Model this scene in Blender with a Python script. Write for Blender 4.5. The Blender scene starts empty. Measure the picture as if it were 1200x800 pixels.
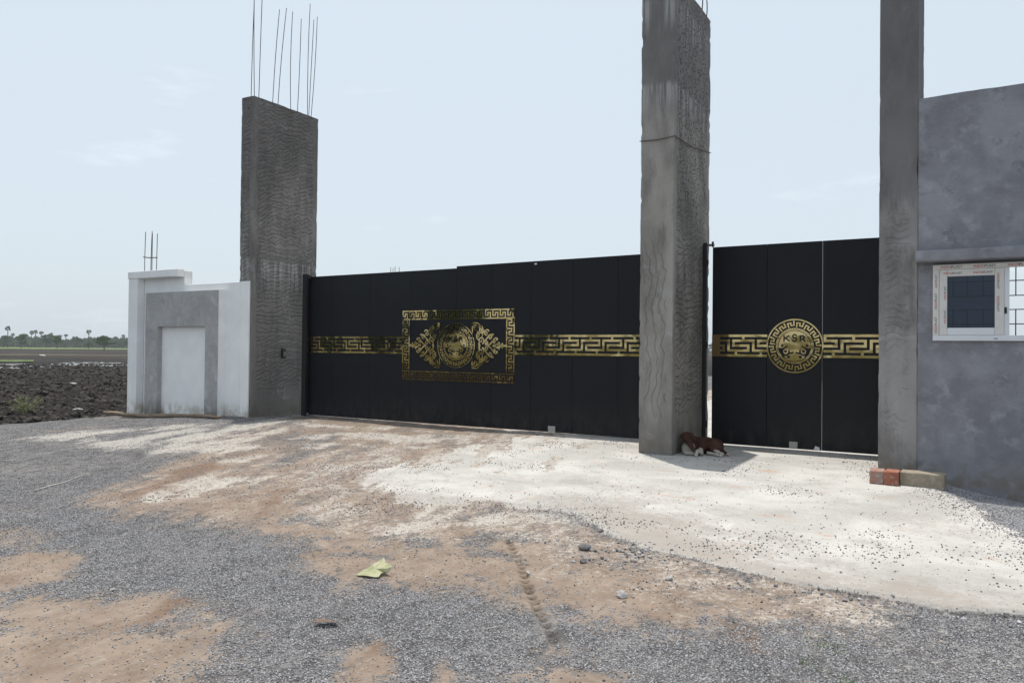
import bpy, bmesh, math, random
import numpy as np
from mathutils import Vector, Matrix, Euler
random.seed(7)
rng = np.random.default_rng(7)
S = bpy.context.scene
C = S.collection

# ------------------------------------------------------------------ camera
YAW, PITCH, ROLL = 0.52922, 0.0103, 0.00997
cy, sy = math.cos(YAW), math.sin(YAW)
FWD = Vector((-sy*math.cos(PITCH), cy*math.cos(PITCH), math.sin(PITCH)))
RGT = Vector((cy, sy, 0)); UP = RGT.cross(FWD)
r2 = RGT*math.cos(ROLL)+UP*math.sin(ROLL); u2 = -RGT*math.sin(ROLL)+UP*math.cos(ROLL)
cam_data = bpy.data.cameras.new('camera')
cam_data.sensor_width = 36; cam_data.lens = 883.6/1200*36
cam_data.clip_start = .05; cam_data.clip_end = 6000
cam = bpy.data.objects.new('camera', cam_data)
cam.matrix_world = Matrix.Translation((0, 0, 1.5)) @ Matrix((r2, u2, -FWD)).transposed().to_4x4()
C.objects.link(cam); S.camera = cam

# ------------------------------------------------------------------ light
SUN_DIR = Vector((-.150, .152, 1.0)).normalized()      # towards the sun
EL = math.asin(SUN_DIR.z); AZ = math.atan2(SUN_DIR.x, SUN_DIR.y)
W = bpy.data.worlds.new('World'); S.world = W; W.use_nodes = True
wt = W.node_tree; wt.nodes.clear()
sky = wt.nodes.new('ShaderNodeTexSky'); sky.sky_type = 'NISHITA'; sky.sun_disc = False
sky.sun_elevation = EL; sky.sun_rotation = AZ; sky.dust_density = 4; sky.air_density = 1.0; sky.ozone_density = 1.0
bg = wt.nodes.new('ShaderNodeBackground'); bg.inputs[1].default_value = .1
mixw = wt.nodes.new('ShaderNodeMix'); mixw.data_type = 'RGBA'; mixw.inputs[0].default_value = .72
mixw.inputs[7].default_value = (6.95, 7.85, 8.5, 1)       # pale haze veil over the blue
tc = wt.nodes.new('ShaderNodeTexCoord')
mp = wt.nodes.new('ShaderNodeMapping'); mp.inputs[3].default_value = (1, 1, 4.5)
nz = wt.nodes.new('ShaderNodeTexNoise'); nz.inputs['Scale'].default_value = 3.1; nz.inputs['Detail'].default_value = 7; nz.inputs['Roughness'].default_value = .62
rp = wt.nodes.new('ShaderNodeValToRGB'); rp.color_ramp.elements[0].position = .62; rp.color_ramp.elements[1].position = .78
rp.color_ramp.elements[1].color = (.3, .3, .3, 1)
cl = wt.nodes.new('ShaderNodeMix'); cl.data_type = 'RGBA'; cl.inputs[7].default_value = (9.6, 10.0, 10.4, 1)
wo = wt.nodes.new('ShaderNodeOutputWorld')
L = wt.links.new
L(sky.outputs[0], mixw.inputs[6]); L(tc.outputs['Generated'], mp.inputs[0]); L(mp.outputs[0], nz.inputs['Vector'])
L(nz.outputs[0], rp.inputs[0]); L(rp.outputs[0], cl.inputs[0]); L(mixw.outputs[2], cl.inputs[6])
L(cl.outputs[2], bg.inputs[0]); L(bg.outputs[0], wo.inputs[0])
sl = bpy.data.lights.new('sun', 'SUN'); sl.energy = 3.3; sl.angle = math.radians(.55); sl.color = (1, .945, .865)
sun = bpy.data.objects.new('sun', sl); sun.rotation_euler = SUN_DIR.to_track_quat('Z', 'Y').to_euler(); C.objects.link(sun)
S.view_settings.view_transform = 'Standard'; S.view_settings.look = 'None'
S.view_settings.exposure = .27; S.view_settings.gamma = 1; S.view_settings.use_curve_mapping = False

# ------------------------------------------------------------------ helpers
def link(o, parent=None):
    C.objects.link(o)
    if parent: o.parent = parent
    return o
def tag(o, label=None, cat=None, group=None, kind=None):
    if label: o['label'] = label
    if cat: o['category'] = cat
    if group: o['group'] = group
    if kind: o['kind'] = kind
    return o
def thing(name, label, cat, loc=(0, 0, 0), group=None, rz=0):
    o = bpy.data.objects.new(name, None); C.objects.link(o); o.location = loc; o.rotation_euler = (0, 0, rz)
    bpy.context.view_layer.update()
    return tag(o, label, cat, group)
def mesh_obj(name, verts, faces, mat, parent=None, smooth=False, origin=None):
    me = bpy.data.meshes.new(name)
    if parent is not None and origin is None:
        o_ = parent
        inv = Vector((0, 0, 0))
        while o_ is not None: inv += Vector(o_.location); o_ = o_.parent
        verts = [(v[0]-inv[0], v[1]-inv[1], v[2]-inv[2]) for v in verts]
    me.from_pydata([tuple(v) for v in verts], [], [tuple(f) for f in faces]); me.update()
    if mat: me.materials.append(mat)
    if smooth:
        for p in me.polygons: p.use_smooth = True
    return link(bpy.data.objects.new(name, me), parent)
def bm_obj(name, bm, mat, parent=None, smooth=False):
    me = bpy.data.meshes.new(name)
    if parent is not None:
        off = Vector((0, 0, 0)); o_ = parent
        while o_ is not None: off += Vector(o_.location); o_ = o_.parent
        bmesh.ops.translate(bm, verts=bm.verts, vec=-off)
    bm.to_mesh(me); bm.free()
    if mat: me.materials.append(mat)
    if smooth:
        for p in me.polygons: p.use_smooth = True
    return link(bpy.data.objects.new(name, me), parent)
def box_bm(bm, x0, x1, y0, y1, z0, z1, bev=0):
    g = bmesh.ops.create_cube(bm, size=1)
    vs = g['verts']
    bmesh.ops.scale(bm, verts=vs, vec=(x1-x0, y1-y0, z1-z0)); bmesh.ops.translate(bm, verts=vs, vec=((x0+x1)/2, (y0+y1)/2, (z0+z1)/2))
    if bev:
        es = list({e for v in vs for e in v.link_edges})
        bmesh.ops.bevel(bm, geom=es, offset=bev, segments=1, affect='EDGES')
def box(name, x0, x1, y0, y1, z0, z1, mat, parent=None, bev=0):
    bm = bmesh.new(); box_bm(bm, x0, x1, y0, y1, z0, z1, bev); return bm_obj(name, bm, mat, parent)
def tube_data(pts, r, n=6, cap=True):
    pts = [Vector(p) for p in pts]; V = []; F = []
    rs = r if isinstance(r, (list, tuple)) else [r]*len(pts)
    for i, p in enumerate(pts):
        t = (pts[min(i+1, len(pts)-1)]-pts[max(i-1, 0)]).normalized()
        a = t.orthogonal().normalized() if abs(t.z) < .9 else Vector((1, 0, 0))
        a = (a-t*a.dot(t)).normalized(); b = t.cross(a)
        for k in range(n):
            an = 2*math.pi*k/n; V.append(p+(a*math.cos(an)+b*math.sin(an))*rs[i])
    for i in range(len(pts)-1):
        for k in range(n):
            F.append((i*n+k, i*n+(k+1) % n, (i+1)*n+(k+1) % n, (i+1)*n+k))
    if cap: F.append(tuple(range(n-1, -1, -1))); F.append(tuple((len(pts)-1)*n+k for k in range(n)))
    return V, F
def tube(name, pts, r, mat, parent=None, n=6, smooth=True):
    V, F = tube_data(pts, r, n); return mesh_obj(name, V, F, mat, parent, smooth)

# value noise / fbm in numpy
_G = rng.random((256, 256))
def vnoise(x, y):
    xi = np.floor(x).astype(int); yi = np.floor(y).astype(int); fx = x-xi; fy = y-yi
    fx = fx*fx*(3-2*fx); fy = fy*fy*(3-2*fy)
    a = _G[xi & 255, yi & 255]; b = _G[(xi+1) & 255, yi & 255]; c = _G[xi & 255, (yi+1) & 255]; d = _G[(xi+1) & 255, (yi+1) & 255]
    return (a*(1-fx)+b*fx)*(1-fy)+(c*(1-fx)+d*fx)*fy
def fbm(x, y, o=4, rough=.5):
    x = np.asarray(x, float); y = np.asarray(y, float); s = 0; a = 1; t = 0
    for i in range(o):
        s = s+a*vnoise(x*2**i+17.3*i, y*2**i+5.1*i); t += a; a *= rough
    return s/t*2-1
def sstep(a, b, x):
    t = np.clip((x-a)/(b-a), 0, 1); return t*t*(3-2*t)
def sdist(poly, x, y):
    """signed distance to polygon, positive inside"""
    x = np.asarray(x, float); y = np.asarray(y, float)
    d = np.full(x.shape, 1e9); ins = np.zeros(x.shape, bool); n = len(poly)
    for i in range(n):
        ax, ay = poly[i]; bx, by = poly[(i+1) % n]
        ex, ey = bx-ax, by-ay; l2 = ex*ex+ey*ey+1e-12
        t = np.clip(((x-ax)*ex+(y-ay)*ey)/l2, 0, 1)
        d = np.minimum(d, np.hypot(x-ax-t*ex, y-ay-t*ey))
        cond = ((ay > y) != (by > y)) & (x < (bx-ax)*(y-ay)/(by-ay+1e-12)+ax)
        ins ^= cond
    return np.where(ins, d, -d)

# ------------------------------------------------------------------ material mini-language
class NM:
    def __init__(s, name):
        s.m = bpy.data.materials.new(name); s.m.use_nodes = True; s.t = s.m.node_tree; s.t.nodes.clear()
        s.out = s.t.nodes.new('ShaderNodeOutputMaterial'); s.b = s.t.nodes.new('ShaderNodeBsdfPrincipled')
        s.t.links.new(s.b.outputs[0], s.out.inputs[0]); s.tc = None
    def n(s, ty, **kw):
        nd = s.t.nodes.new(ty)
        for k, v in kw.items(): setattr(nd, k, v)
        return nd
    def set(s, sock, v):
        if hasattr(v, 'is_output') or isinstance(v, bpy.types.NodeSocket): s.t.links.new(v, sock)
        elif isinstance(v, (tuple, list)) and len(v) == 3 and sock.type == 'RGBA': sock.default_value = (*v, 1)
        else: sock.default_value = v
    def co(s, kind='Object'):
        if not s.tc: s.tc = s.n('ShaderNodeTexCoord')
        return s.tc.outputs[kind]
    def pos(s): return s.n('ShaderNodeNewGeometry').outputs['Position']
    def map(s, v, scale=(1, 1, 1), rot=(0, 0, 0), loc=(0, 0, 0)):
        m = s.n('ShaderNodeMapping'); s.set(m.inputs[0], v); m.inputs[1].default_value = loc; m.inputs[2].default_value = rot; m.inputs[3].default_value = scale
        return m.outputs[0]
    def noise(s, v, scale, detail=4, rough=.55, dist=0):
        m = s.n('ShaderNodeTexNoise'); s.set(m.inputs['Vector'], v); m.inputs['Scale'].default_value = scale
        m.inputs['Detail'].default_value = detail; m.inputs['Roughness'].default_value = rough; m.inputs['Distortion'].default_value = dist
        return m.outputs[0]
    def vor(s, v, scale, feature='F1', out=0):
        m = s.n('ShaderNodeTexVoronoi'); m.feature = feature; s.set(m.inputs['Vector'], v); m.inputs['Scale'].default_value = scale
        return m.outputs[out]
    def ma(s, op, a, b=0., c=0., clamp=False):
        m = s.n('ShaderNodeMath', operation=op); m.use_clamp = clamp
        s.set(m.inputs[0], a); s.set(m.inputs[1], b); s.set(m.inputs[2], c); return m.outputs[0]
    def rng(s, v, a, b, c=0., d=1., smooth=True):
        m = s.n('ShaderNodeMapRange'); m.interpolation_type = 'SMOOTHSTEP' if smooth else 'LINEAR'
        for i, x in enumerate((v, a, b, c, d)): s.set(m.inputs[i], x)
        return m.outputs[0]
    def mix(s, f, a, b):
        m = s.n('ShaderNodeMix'); m.data_type = 'RGBA'; s.set(m.inputs[0], f); s.set(m.inputs[6], a); s.set(m.inputs[7], b); return m.outputs[2]
    def sep(s, v):
        m = s.n('ShaderNodeSeparateXYZ'); s.set(m.inputs[0], v); return m.outputs
    def comb(s, x, y, z):
        m = s.n('ShaderNodeCombineXYZ')
        for i, q in enumerate((x, y, z)): s.set(m.inputs[i], q)
        return m.outputs[0]
    def attr(s, name):
        m = s.n('ShaderNodeAttribute'); m.attribute_name = name; return m
    def bump(s, h, strength=.5, dist=.01, normal=None):
        m = s.n('ShaderNodeBump'); s.set(m.inputs['Height'], h); m.inputs['Strength'].default_value = strength; m.inputs['Distance'].default_value = dist
        if normal is not None: s.set(m.inputs['Normal'], normal)
        return m.outputs[0]
    def fin(s, color, rough=.8, spec=.3, metal=0., normal=None):
        s.set(s.b.inputs['Base Color'], color); s.set(s.b.inputs['Roughness'], rough)
        s.b.inputs['Specular IOR Level'].default_value = spec; s.b.inputs['Metallic'].default_value = metal
        if normal is not None: s.set(s.b.inputs['Normal'], normal)
        return s.m
def simple(name, col, rough=.7, spec=.3, metal=0, var=0., scale=8):
    m = NM(name)
    if var:
        n = m.noise(m.pos(), scale, 5)
        c = m.mix(m.rng(n, .3, .7), tuple(x*(1-var) for x in col), tuple(min(1, x*(1+var)) for x in col))
        return m.fin(c, rough, spec, metal)
    return m.fin((*col, 1), rough, spec, metal)

# plaster of the bare columns: cement render with combed wavy key lines
def pillar_mat(name, mode, base=(.185, .173, .163), seed=0., groove_shade=.5, runs=(), tone=(), box_=None, cover=.42, zr=None, pw=1.):
    m = NM(name); P = m.pos(); x, y, z = m.sep(P)
    Ps = m.map(P, loc=(seed, seed*2, seed*.7))
    n1 = m.noise(m.map(Ps, (1.2, 1.2, .45)), 1.3, 6, .6)
    n2 = m.noise(m.map(Ps, (4, 4, 1.1)), 1.6, 6, .68)
    n3 = m.noise(Ps, 38, 4, .6)
    c = m.mix(m.rng(n1, .34, .66), tuple(b*.62 for b in base), tuple(b*1.38 for b in base))
    c = m.mix(m.ma('MULTIPLY', m.rng(n2, .52, .74), .5), c, (.40, .40, .40))          # lime runs
    c = m.mix(m.ma('MULTIPLY', m.rng(m.noise(Ps, 2.3, 5, .7, .6), .58, .65), .55), c, (.36, .365, .37))
    c = m.mix(m.ma('MULTIPLY', m.rng(m.noise(m.map(Ps, (3, 3, .8)), 1.9, 6, .65), .50, .70), .5), c, (.075, .073, .075))
    c = m.mix(m.ma('MULTIPLY', n3, .25), c, tuple(b*1.25 for b in base))
    jag = m.noise(m.map(Ps, (3.5, 3.5, .5)), 2.4, 5, .7)
    zj = m.ma('ADD', z, m.ma('MULTIPLY', m.ma('SUBTRACT', jag, .5), 1.3))
    for (za, zb_, col, amt) in tone: c = m.mix(m.ma('MULTIPLY', m.rng(zj, za, zb_), amt), c, col)
    for (z_, ht) in runs:                                   # lime wash that ran down from a lift joint
        dr = m.rng(m.noise(m.map(Ps, (7, 7, .25), loc=(z_, 0, 0)), 1.7, 4, .6), .47, .60)
        win_ = m.ma('MULTIPLY', m.rng(z, z_+.06, z_-.05), m.rng(m.ma('ADD', z, m.ma('MULTIPLY', m.noise(m.map(Ps, (6, 6, .2)), 1.3, 3), ht*1.3)), z_-ht*.5, z_+ht*.45))
        c = m.mix(m.ma('MULTIPLY', m.ma('MULTIPLY', dr, win_), .62), c, (.46, .46, .455))
    # dirt splashed on the lowest half metre
    c = m.mix(m.ma('MULTIPLY', m.rng(z, .55, .0), m.rng(m.noise(P, 5, 4), .35, .65)), c, (.17, .145, .12))
    wob = m.noise(m.map(P, loc=(seed, 3, 1)), 2.4, 3)
    def lines(u, v, amp, freq, per, width):
        s_ = m.ma('SINE', m.ma('MULTIPLY_ADD', wob, 14., m.ma('MULTIPLY', u, freq)))
        a_ = m.ma('MULTIPLY', m.rng(m.noise(m.map(P, loc=(9, seed, 4)), 1.4, 2), .3, .7), amp)
        h = m.ma('MULTIPLY_ADD', s_, a_, v)
        h = m.ma('MULTIPLY_ADD', wob, .32, h)
        f = m.ma('FRACT', m.ma('DIVIDE', h, per))
        d = m.ma('ABSOLUTE', m.ma('SUBTRACT', f, .5))
        return m.rng(d, 0., width, 1., 0.)
    horiz = m.ma('MAXIMUM', lines(m.ma('ADD', x, y), z, .042, 26., .092, .13), m.ma('MULTIPLY', lines(m.ma('ADD', x, y), m.ma('ADD', z, .02), .035, 24., .176, .06), .8))
    nrm = m.sep(m.n('ShaderNodeNewGeometry').outputs['Normal'])
    if mode == 'loops':
        dd = m.n('ShaderNodeVectorMath', operation='ADD'); 
        w = m.noise(m.map(P, (1, 1, 1)), 3, 2)
        f = m.vor(m.map(P, (5.5, 5.5, 8.5), loc=(seed, 0, 0)), 1., 'F1', 0)
        ring = m.ma('ABSOLUTE', m.ma('SUBTRACT', m.ma('FRACT', m.ma('MULTIPLY', m.ma('MULTIPLY_ADD', w, .25, f), 2.6)), .5))
        rg = m.rng(ring, 0., .20, 1., 0.)
        up = m.rng(z, 3.0, 3.8)
        horiz2 = m.ma('ADD', m.ma('MULTIPLY', rg, up), m.ma('MULTIPLY', horiz, m.ma('SUBTRACT', 1., up)))
        vert = lines(z, x, .018, 17., .10, .12)
        ff = m.ma('ABSOLUTE', nrm[0])
        pat = m.ma('ADD', m.ma('MULTIPLY', horiz2, m.rng(ff, .3, .7)), m.ma('MULTIPLY', m.ma('MULTIPLY', vert, m.rng(z, 3.4, 2.6, 0., .55)), m.rng(ff, .7, .3)))
    else: pat = horiz
    msk = m.rng(m.noise(m.map(P, loc=(1, 2, seed)), 1.9, 4, .6), cover, cover+.10)
    if mode == 'loops': msk = m.ma('MAXIMUM', msk, m.rng(z, 2.2, 3.2, 0., .8))
    msk = m.ma('MULTIPLY', msk, m.rng(z, .35, .8))
    if box_:                                                # smooth arrises: combing stops short of the corners
        x0_, x1_, y0_, y1_ = box_; ffx = m.rng(m.ma('ABSOLUTE', nrm[0]), .5, .6)
        wv = m.ma('MULTIPLY', wob, .05)
        ex = m.ma('MULTIPLY', m.rng(m.ma('SUBTRACT', x, wv), x0_+.03, x0_+.06), m.rng(m.ma('ADD', x, wv), x1_-.05, x1_-.08))
        ey = m.ma('MULTIPLY', m.rng(m.ma('SUBTRACT', y, wv), y0_+.08, y0_+.13), m.rng(m.ma('ADD', y, wv), y1_-.10, y1_-.16))
        pat = m.ma('MULTIPLY', pat, m.ma('ADD', m.ma('MULTIPLY', ey, ffx), m.ma('MULTIPLY', ex, m.ma('SUBTRACT', 1., ffx))))
    pat = m.ma('MULTIPLY', pat, pw)
    if zr: pat = m.ma('MULTIPLY', pat, m.rng(z, zr[0], zr[1]))
    pat = m.ma('MULTIPLY', pat, msk)
    c = m.mix(m.ma('MULTIPLY', pat, groove_shade), c, (.05, .048, .046))  # groove shade painted into the colour, since the relief alone reads weakly
    hgt = m.ma('ADD', m.ma('MULTIPLY', pat, -1.), m.ma('ADD', m.ma('MULTIPLY', m.noise(P, 60, 4, .7), .5), m.ma('MULTIPLY', n2, .7)))
    return m.fin(c, .92, .2, normal=m.bump(hgt, .9, .018))

M = {}
M['pillarL'] = pillar_mat('combed_plaster_left', 'wave', seed=3., groove_shade=.34, cover=.30, runs=((3.35, .8),), tone=((4.2, 6.0, (.115, .108, .108), .55), (3.0, 2.2, (.215, .205, .195), .45)), box_=(-13.2, -12.81, 10.97, 12.85))
M['pillarM'] = pillar_mat('combed_plaster_middle', 'loops', seed=11., base=(.26, .245, .228), groove_shade=.50, cover=.30, runs=((5.35, .5), (6.6, .5)), tone=((4.7, 5.4, (.165, .16, .165), .6), (1.9, .7, (.20, .19, .17), .4)), box_=(-3.945, -3.445, 10.415, 12.25))
M['pillarR'] = pillar_mat('combed_plaster_right', 'wave', seed=19., base=(.235, .225, .22), groove_shade=.26, tone=((3.1, 3.5, (.125, .12, .125), .62),), box_=(-.785, -.365, 10.2, 12.), zr=(3.5, 3.0), pw=.45)
def cement(name, a, b, streak=True):
    m = NM(name); P = m.pos()
    n1 = m.noise(P, 1.5, 6, .62, .3); n2 = m.noise(P, 4.2, 6, .6); n3 = m.noise(P, 46, 3, .6)
    c = m.mix(m.rng(n1, .36, .66), a, b)
    c = m.mix(m.ma('MULTIPLY', m.rng(n2, .52, .70), .6), c, tuple(x*1.3 for x in b))
    c = m.mix(m.ma('MULTIPLY', m.rng(m.noise(m.map(P, loc=(5, 5, 5)), 3.3, 6, .7), .58, .68), .6), c, tuple(x*.72 for x in a))
    c = m.mix(m.ma('MULTIPLY', n3, .3), c, tuple(x*.8 for x in a))
    c = m.mix(m.ma('MULTIPLY', m.rng(m.noise(P, 17, 5, .75), .58, .70), .35), c, tuple(x*.6 for x in a))
    c = m.mix(m.ma('MULTIPLY', m.rng(m.noise(m.map(P, (1, 1, 2.2), rot=(0, .6, 0)), 6, 5, .7), .55, .72), .3), c, tuple(x*1.25 for x in b))
    pit = m.ma('MULTIPLY', m.rng(m.vor(P, 13), .10, .05), m.rng(m.noise(P, 2.2), .5, .6))
    c = m.mix(m.ma('MULTIPLY', pit, .6), c, tuple(x*.4 for x in a))
    z = m.sep(P)[2]
    c = m.mix(m.ma('MULTIPLY', m.rng(z, .4, -.1), m.rng(m.noise(P, 6, 4), .3, .6)), c, (.2, .18, .155))
    h = m.ma('ADD', m.ma('MULTIPLY', m.noise(P, 75, 4, .7), .5), m.ma('MULTIPLY', n2, 1.5))
    return m.fin(c, .88, .25, normal=m.bump(h, .6, .008))
M['cement'] = cement('trowelled_cement', (.200, .200, .222), (.305, .308, .340))
M['cement_frame'] = cement('smooth_grey_cement', (.36, .355, .36), (.45, .445, .45))
def white_mat():
    m = NM('white_limewash'); P = m.pos(); x, y, z = m.sep(P)
    n = m.noise(P, 2.2, 6, .6); c = m.mix(m.rng(n, .35, .7), (.82, .825, .825), (.885, .89, .89))
    low = m.ma('MULTIPLY', m.rng(z, .38, -.1), m.rng(m.noise(m.map(P, (2, 2, 1.4)), 3, 5, .65), .38, .66))
    c = m.mix(low, c, (.40, .33, .25))
    drip = m.ma('MULTIPLY', m.rng(m.noise(m.map(P, (14, 14, .35)), 1.2, 4, .6), .62, .75), .25)
    c = m.mix(drip, c, (.5, .49, .46))
    sp = m.rng(m.vor(P, 9), .05, .03); sp = m.ma('MULTIPLY', sp, m.rng(m.noise(P, 2), .55, .6))
    c = m.mix(m.ma('MULTIPLY', sp, .5), c, (.3, .26, .22))
    return m.fin(c, .75, .3, normal=m.bump(m.noise(P, 50, 4, .7), .35, .006))
M['white'] = white_mat()
def black_mat():
    m = NM('black_composite_panel'); P = m.pos()
    n = m.noise(P, .9, 4, .6); d = m.noise(m.map(P, (1, 1, .5)), 7, 6, .7)
    c = m.mix(m.rng(n, .3, .7), (.0042, .0054, .0085), (.0060, .0074, .0112))
    z = m.sep(P)[2]
    dust = m.ma('MULTIPLY', m.rng(z, .7, .0), m.rng(d, .35, .7)); c = m.mix(m.ma('MULTIPLY', dust, .12), c, (.20, .17, .14))
    c = m.mix(m.ma('MULTIPLY', m.rng(d, .6, .8), .03), c, (.25, .24, .22))
    return m.fin(c, m.rng(d, .3, .8, .38, .5), .24, normal=m.bump(m.noise(P, 1.6, 2), .12, .02))
M['black'] = black_mat()
M['black_frame'] = simple('black_painted_steel', (.012, .012, .014), .5, .4)
def gold_mat():
    m = NM('mirror_gold_sheet'); P = m.pos()
    c = m.mix(m.rng(m.noise(P, 6, 3), .35, .65), (.50, .37, .17), (.60, .47, .24))
    return m.fin(c, .06, .5, 1., normal=m.bump(m.noise(P, 3.0, 2), .16, .03))
M['gold'] = gold_mat()
M['gold_dull'] = simple('brushed_bronze', (.16, .10, .045), .45, .4, .6)
M['rebar'] = simple('rusty_rebar', (.085, .07, .085), .75, .3, .2, .35, 14)
M['wire'] = simple('grey_wire', (.16, .16, .17), .6)
M['rope'] = simple('rusty_tie_wire', (.10, .075, .06), .9)
M['grille'] = simple('dark_grille_bar', (.022, .018, .035), .5, .4)
M['upvc'] = simple('white_upvc', (.66, .68, .72), .35, .45, 0, .03, 3)
M['upvc_film'] = simple('printed_protective_film', (.62, .60, .58), .4, .4, 0, .05, 9)
M['print_red'] = simple('red_print', (.45, .03, .03), .6)
M['print_green'] = simple('green_print', (.03, .09, .06), .6)
M['print_grey'] = simple('grey_print', (.16, .16, .18), .6)
def glass_mat():
    m = NM('tinted_glass'); tr = m.n('ShaderNodeBsdfTransparent'); tr.inputs[0].default_value = (.27, .36, .48, 1)
    gl = m.n('ShaderNodeBsdfGlossy'); gl.inputs['Roughness'].default_value = .03; gl.inputs['Color'].default_value = (.8, .85, .9, 1)
    fr = m.n('ShaderNodeFresnel'); fr.inputs[0].default_value = 1.5
    mx = m.n('ShaderNodeMixShader'); m.t.links.new(fr.outputs[0], mx.inputs[0]); m.t.links.new(tr.outputs[0], mx.inputs[1]); m.t.links.new(gl.outputs[0], mx.inputs[2])
    m.t.links.new(mx.outputs[0], m.out.inputs[0]); return m.m
M['glass'] = glass_mat()
M['plate'] = simple('pale_switch_plate', (.42, .40, .36), .6, .3, 0, .15, 40)
M['plastic_black'] = simple('black_plastic', (.012, .012, .012), .4, .4)

# ------------------------------------------------------------------ the yard: one sheet with zones of slab, red earth and chippings
SLAB = [(-7.36, 12.9), (-6.91, 9.72), (-6.61, 7.74), (-6.23, 6.41), (-4.59, 5.44), (-4.22, 5.3), (-3.9, 5.5), (-3.8, 5.91), (-3.24, 6.19), (-2.57, 5.83), (-1.97, 5.42), (-1.36, 5.28), (-0.77, 5.1), (-0.29, 5.1), (-0.02, 5.04), (0.35, 5.2), (3., 6.0), (3, 40), (-7.5, 40)]
SAND_A = [(-6.68, 4.4), (-6.26, 5.45), (-4.55, 5.34), (-3.76, 5.84), (-3.15, 6.03), (-2.34, 5.33), (-1.81, 5.0), (-1.0, 4.96), (-0.5, 4.86), (-0.74, 4.34), (-1.12, 4.03), (-1.53, 3.71), (-1.98, 3.8), (-2.47, 3.85), (-2.96, 3.73), (-3.28, 3.53), (-3.91, 3.79), (-4.36, 4.04), (-5.23, 4.12)]
SAND_B = [(-4.87, 2.34), (-4.86, 2.64), (-4.39, 2.73), (-4.16, 2.97), (-3.66, 3.01), (-3.14, 2.51), (-2.87, 2.23), (-3.2, 1.5), (-4.2, 1.2)]
SAND_C = [(-2.64, 2.82), (-2.59, 3.05), (-2.31, 2.91), (-2.11, 2.7), (-2.29, 2.4)]
SAND_D = [(-2.15, 3.01), (-1.95, 2.9), (-1.8, 2.74), (-2.0, 2.6)]
SAND_E = [(-1.79, 3.05), (-1.65, 3.26), (-1.31, 3.29), (-1.2, 3.1), (-1.74, 2.6)]
SAND_L = [(-5.95, 2.72), (-5.67, 3.07), (-5.35, 3.13), (-4.9, 2.76), (-5.04, 2.33)]
PALE = [(-12.96, 6.58), (-13.21, 8.01), (-12.58, 10.5), (-12.05, 11.86), (-10.21, 9.64), (-9.7, 7.78), (-9.35, 6.65), (-10.24, 6.47), (-11.46, 6.56)]
STREAK = [(-7.12, 4.51), (-8.08, 5.75), (-8.26, 6.62), (-6.71, 6.09), (-5.54, 5.14), (-5.83, 4.5), (-6.28, 4.22)]
MIXZ = [(-12.45, 11.9), (-7.0, 13.), (-6.7, 9.72), (-6.41, 7.74), (-6.1, 6.43), (-4.55, 5.34), (-5.2, 4.2), (-6.2, 3.9), (-7.3, 4.2), (-8.9, 6.0), (-10.8, 8.0)]
RGRAV = [(-0.30, 10.0), (-.12, 9.5), (.12, 9.0), (0.30, 8.3), (.5, 7.6), (1.0, 7.0), (9, 7), (9, 10.6), (-.3, 10.6)]
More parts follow.
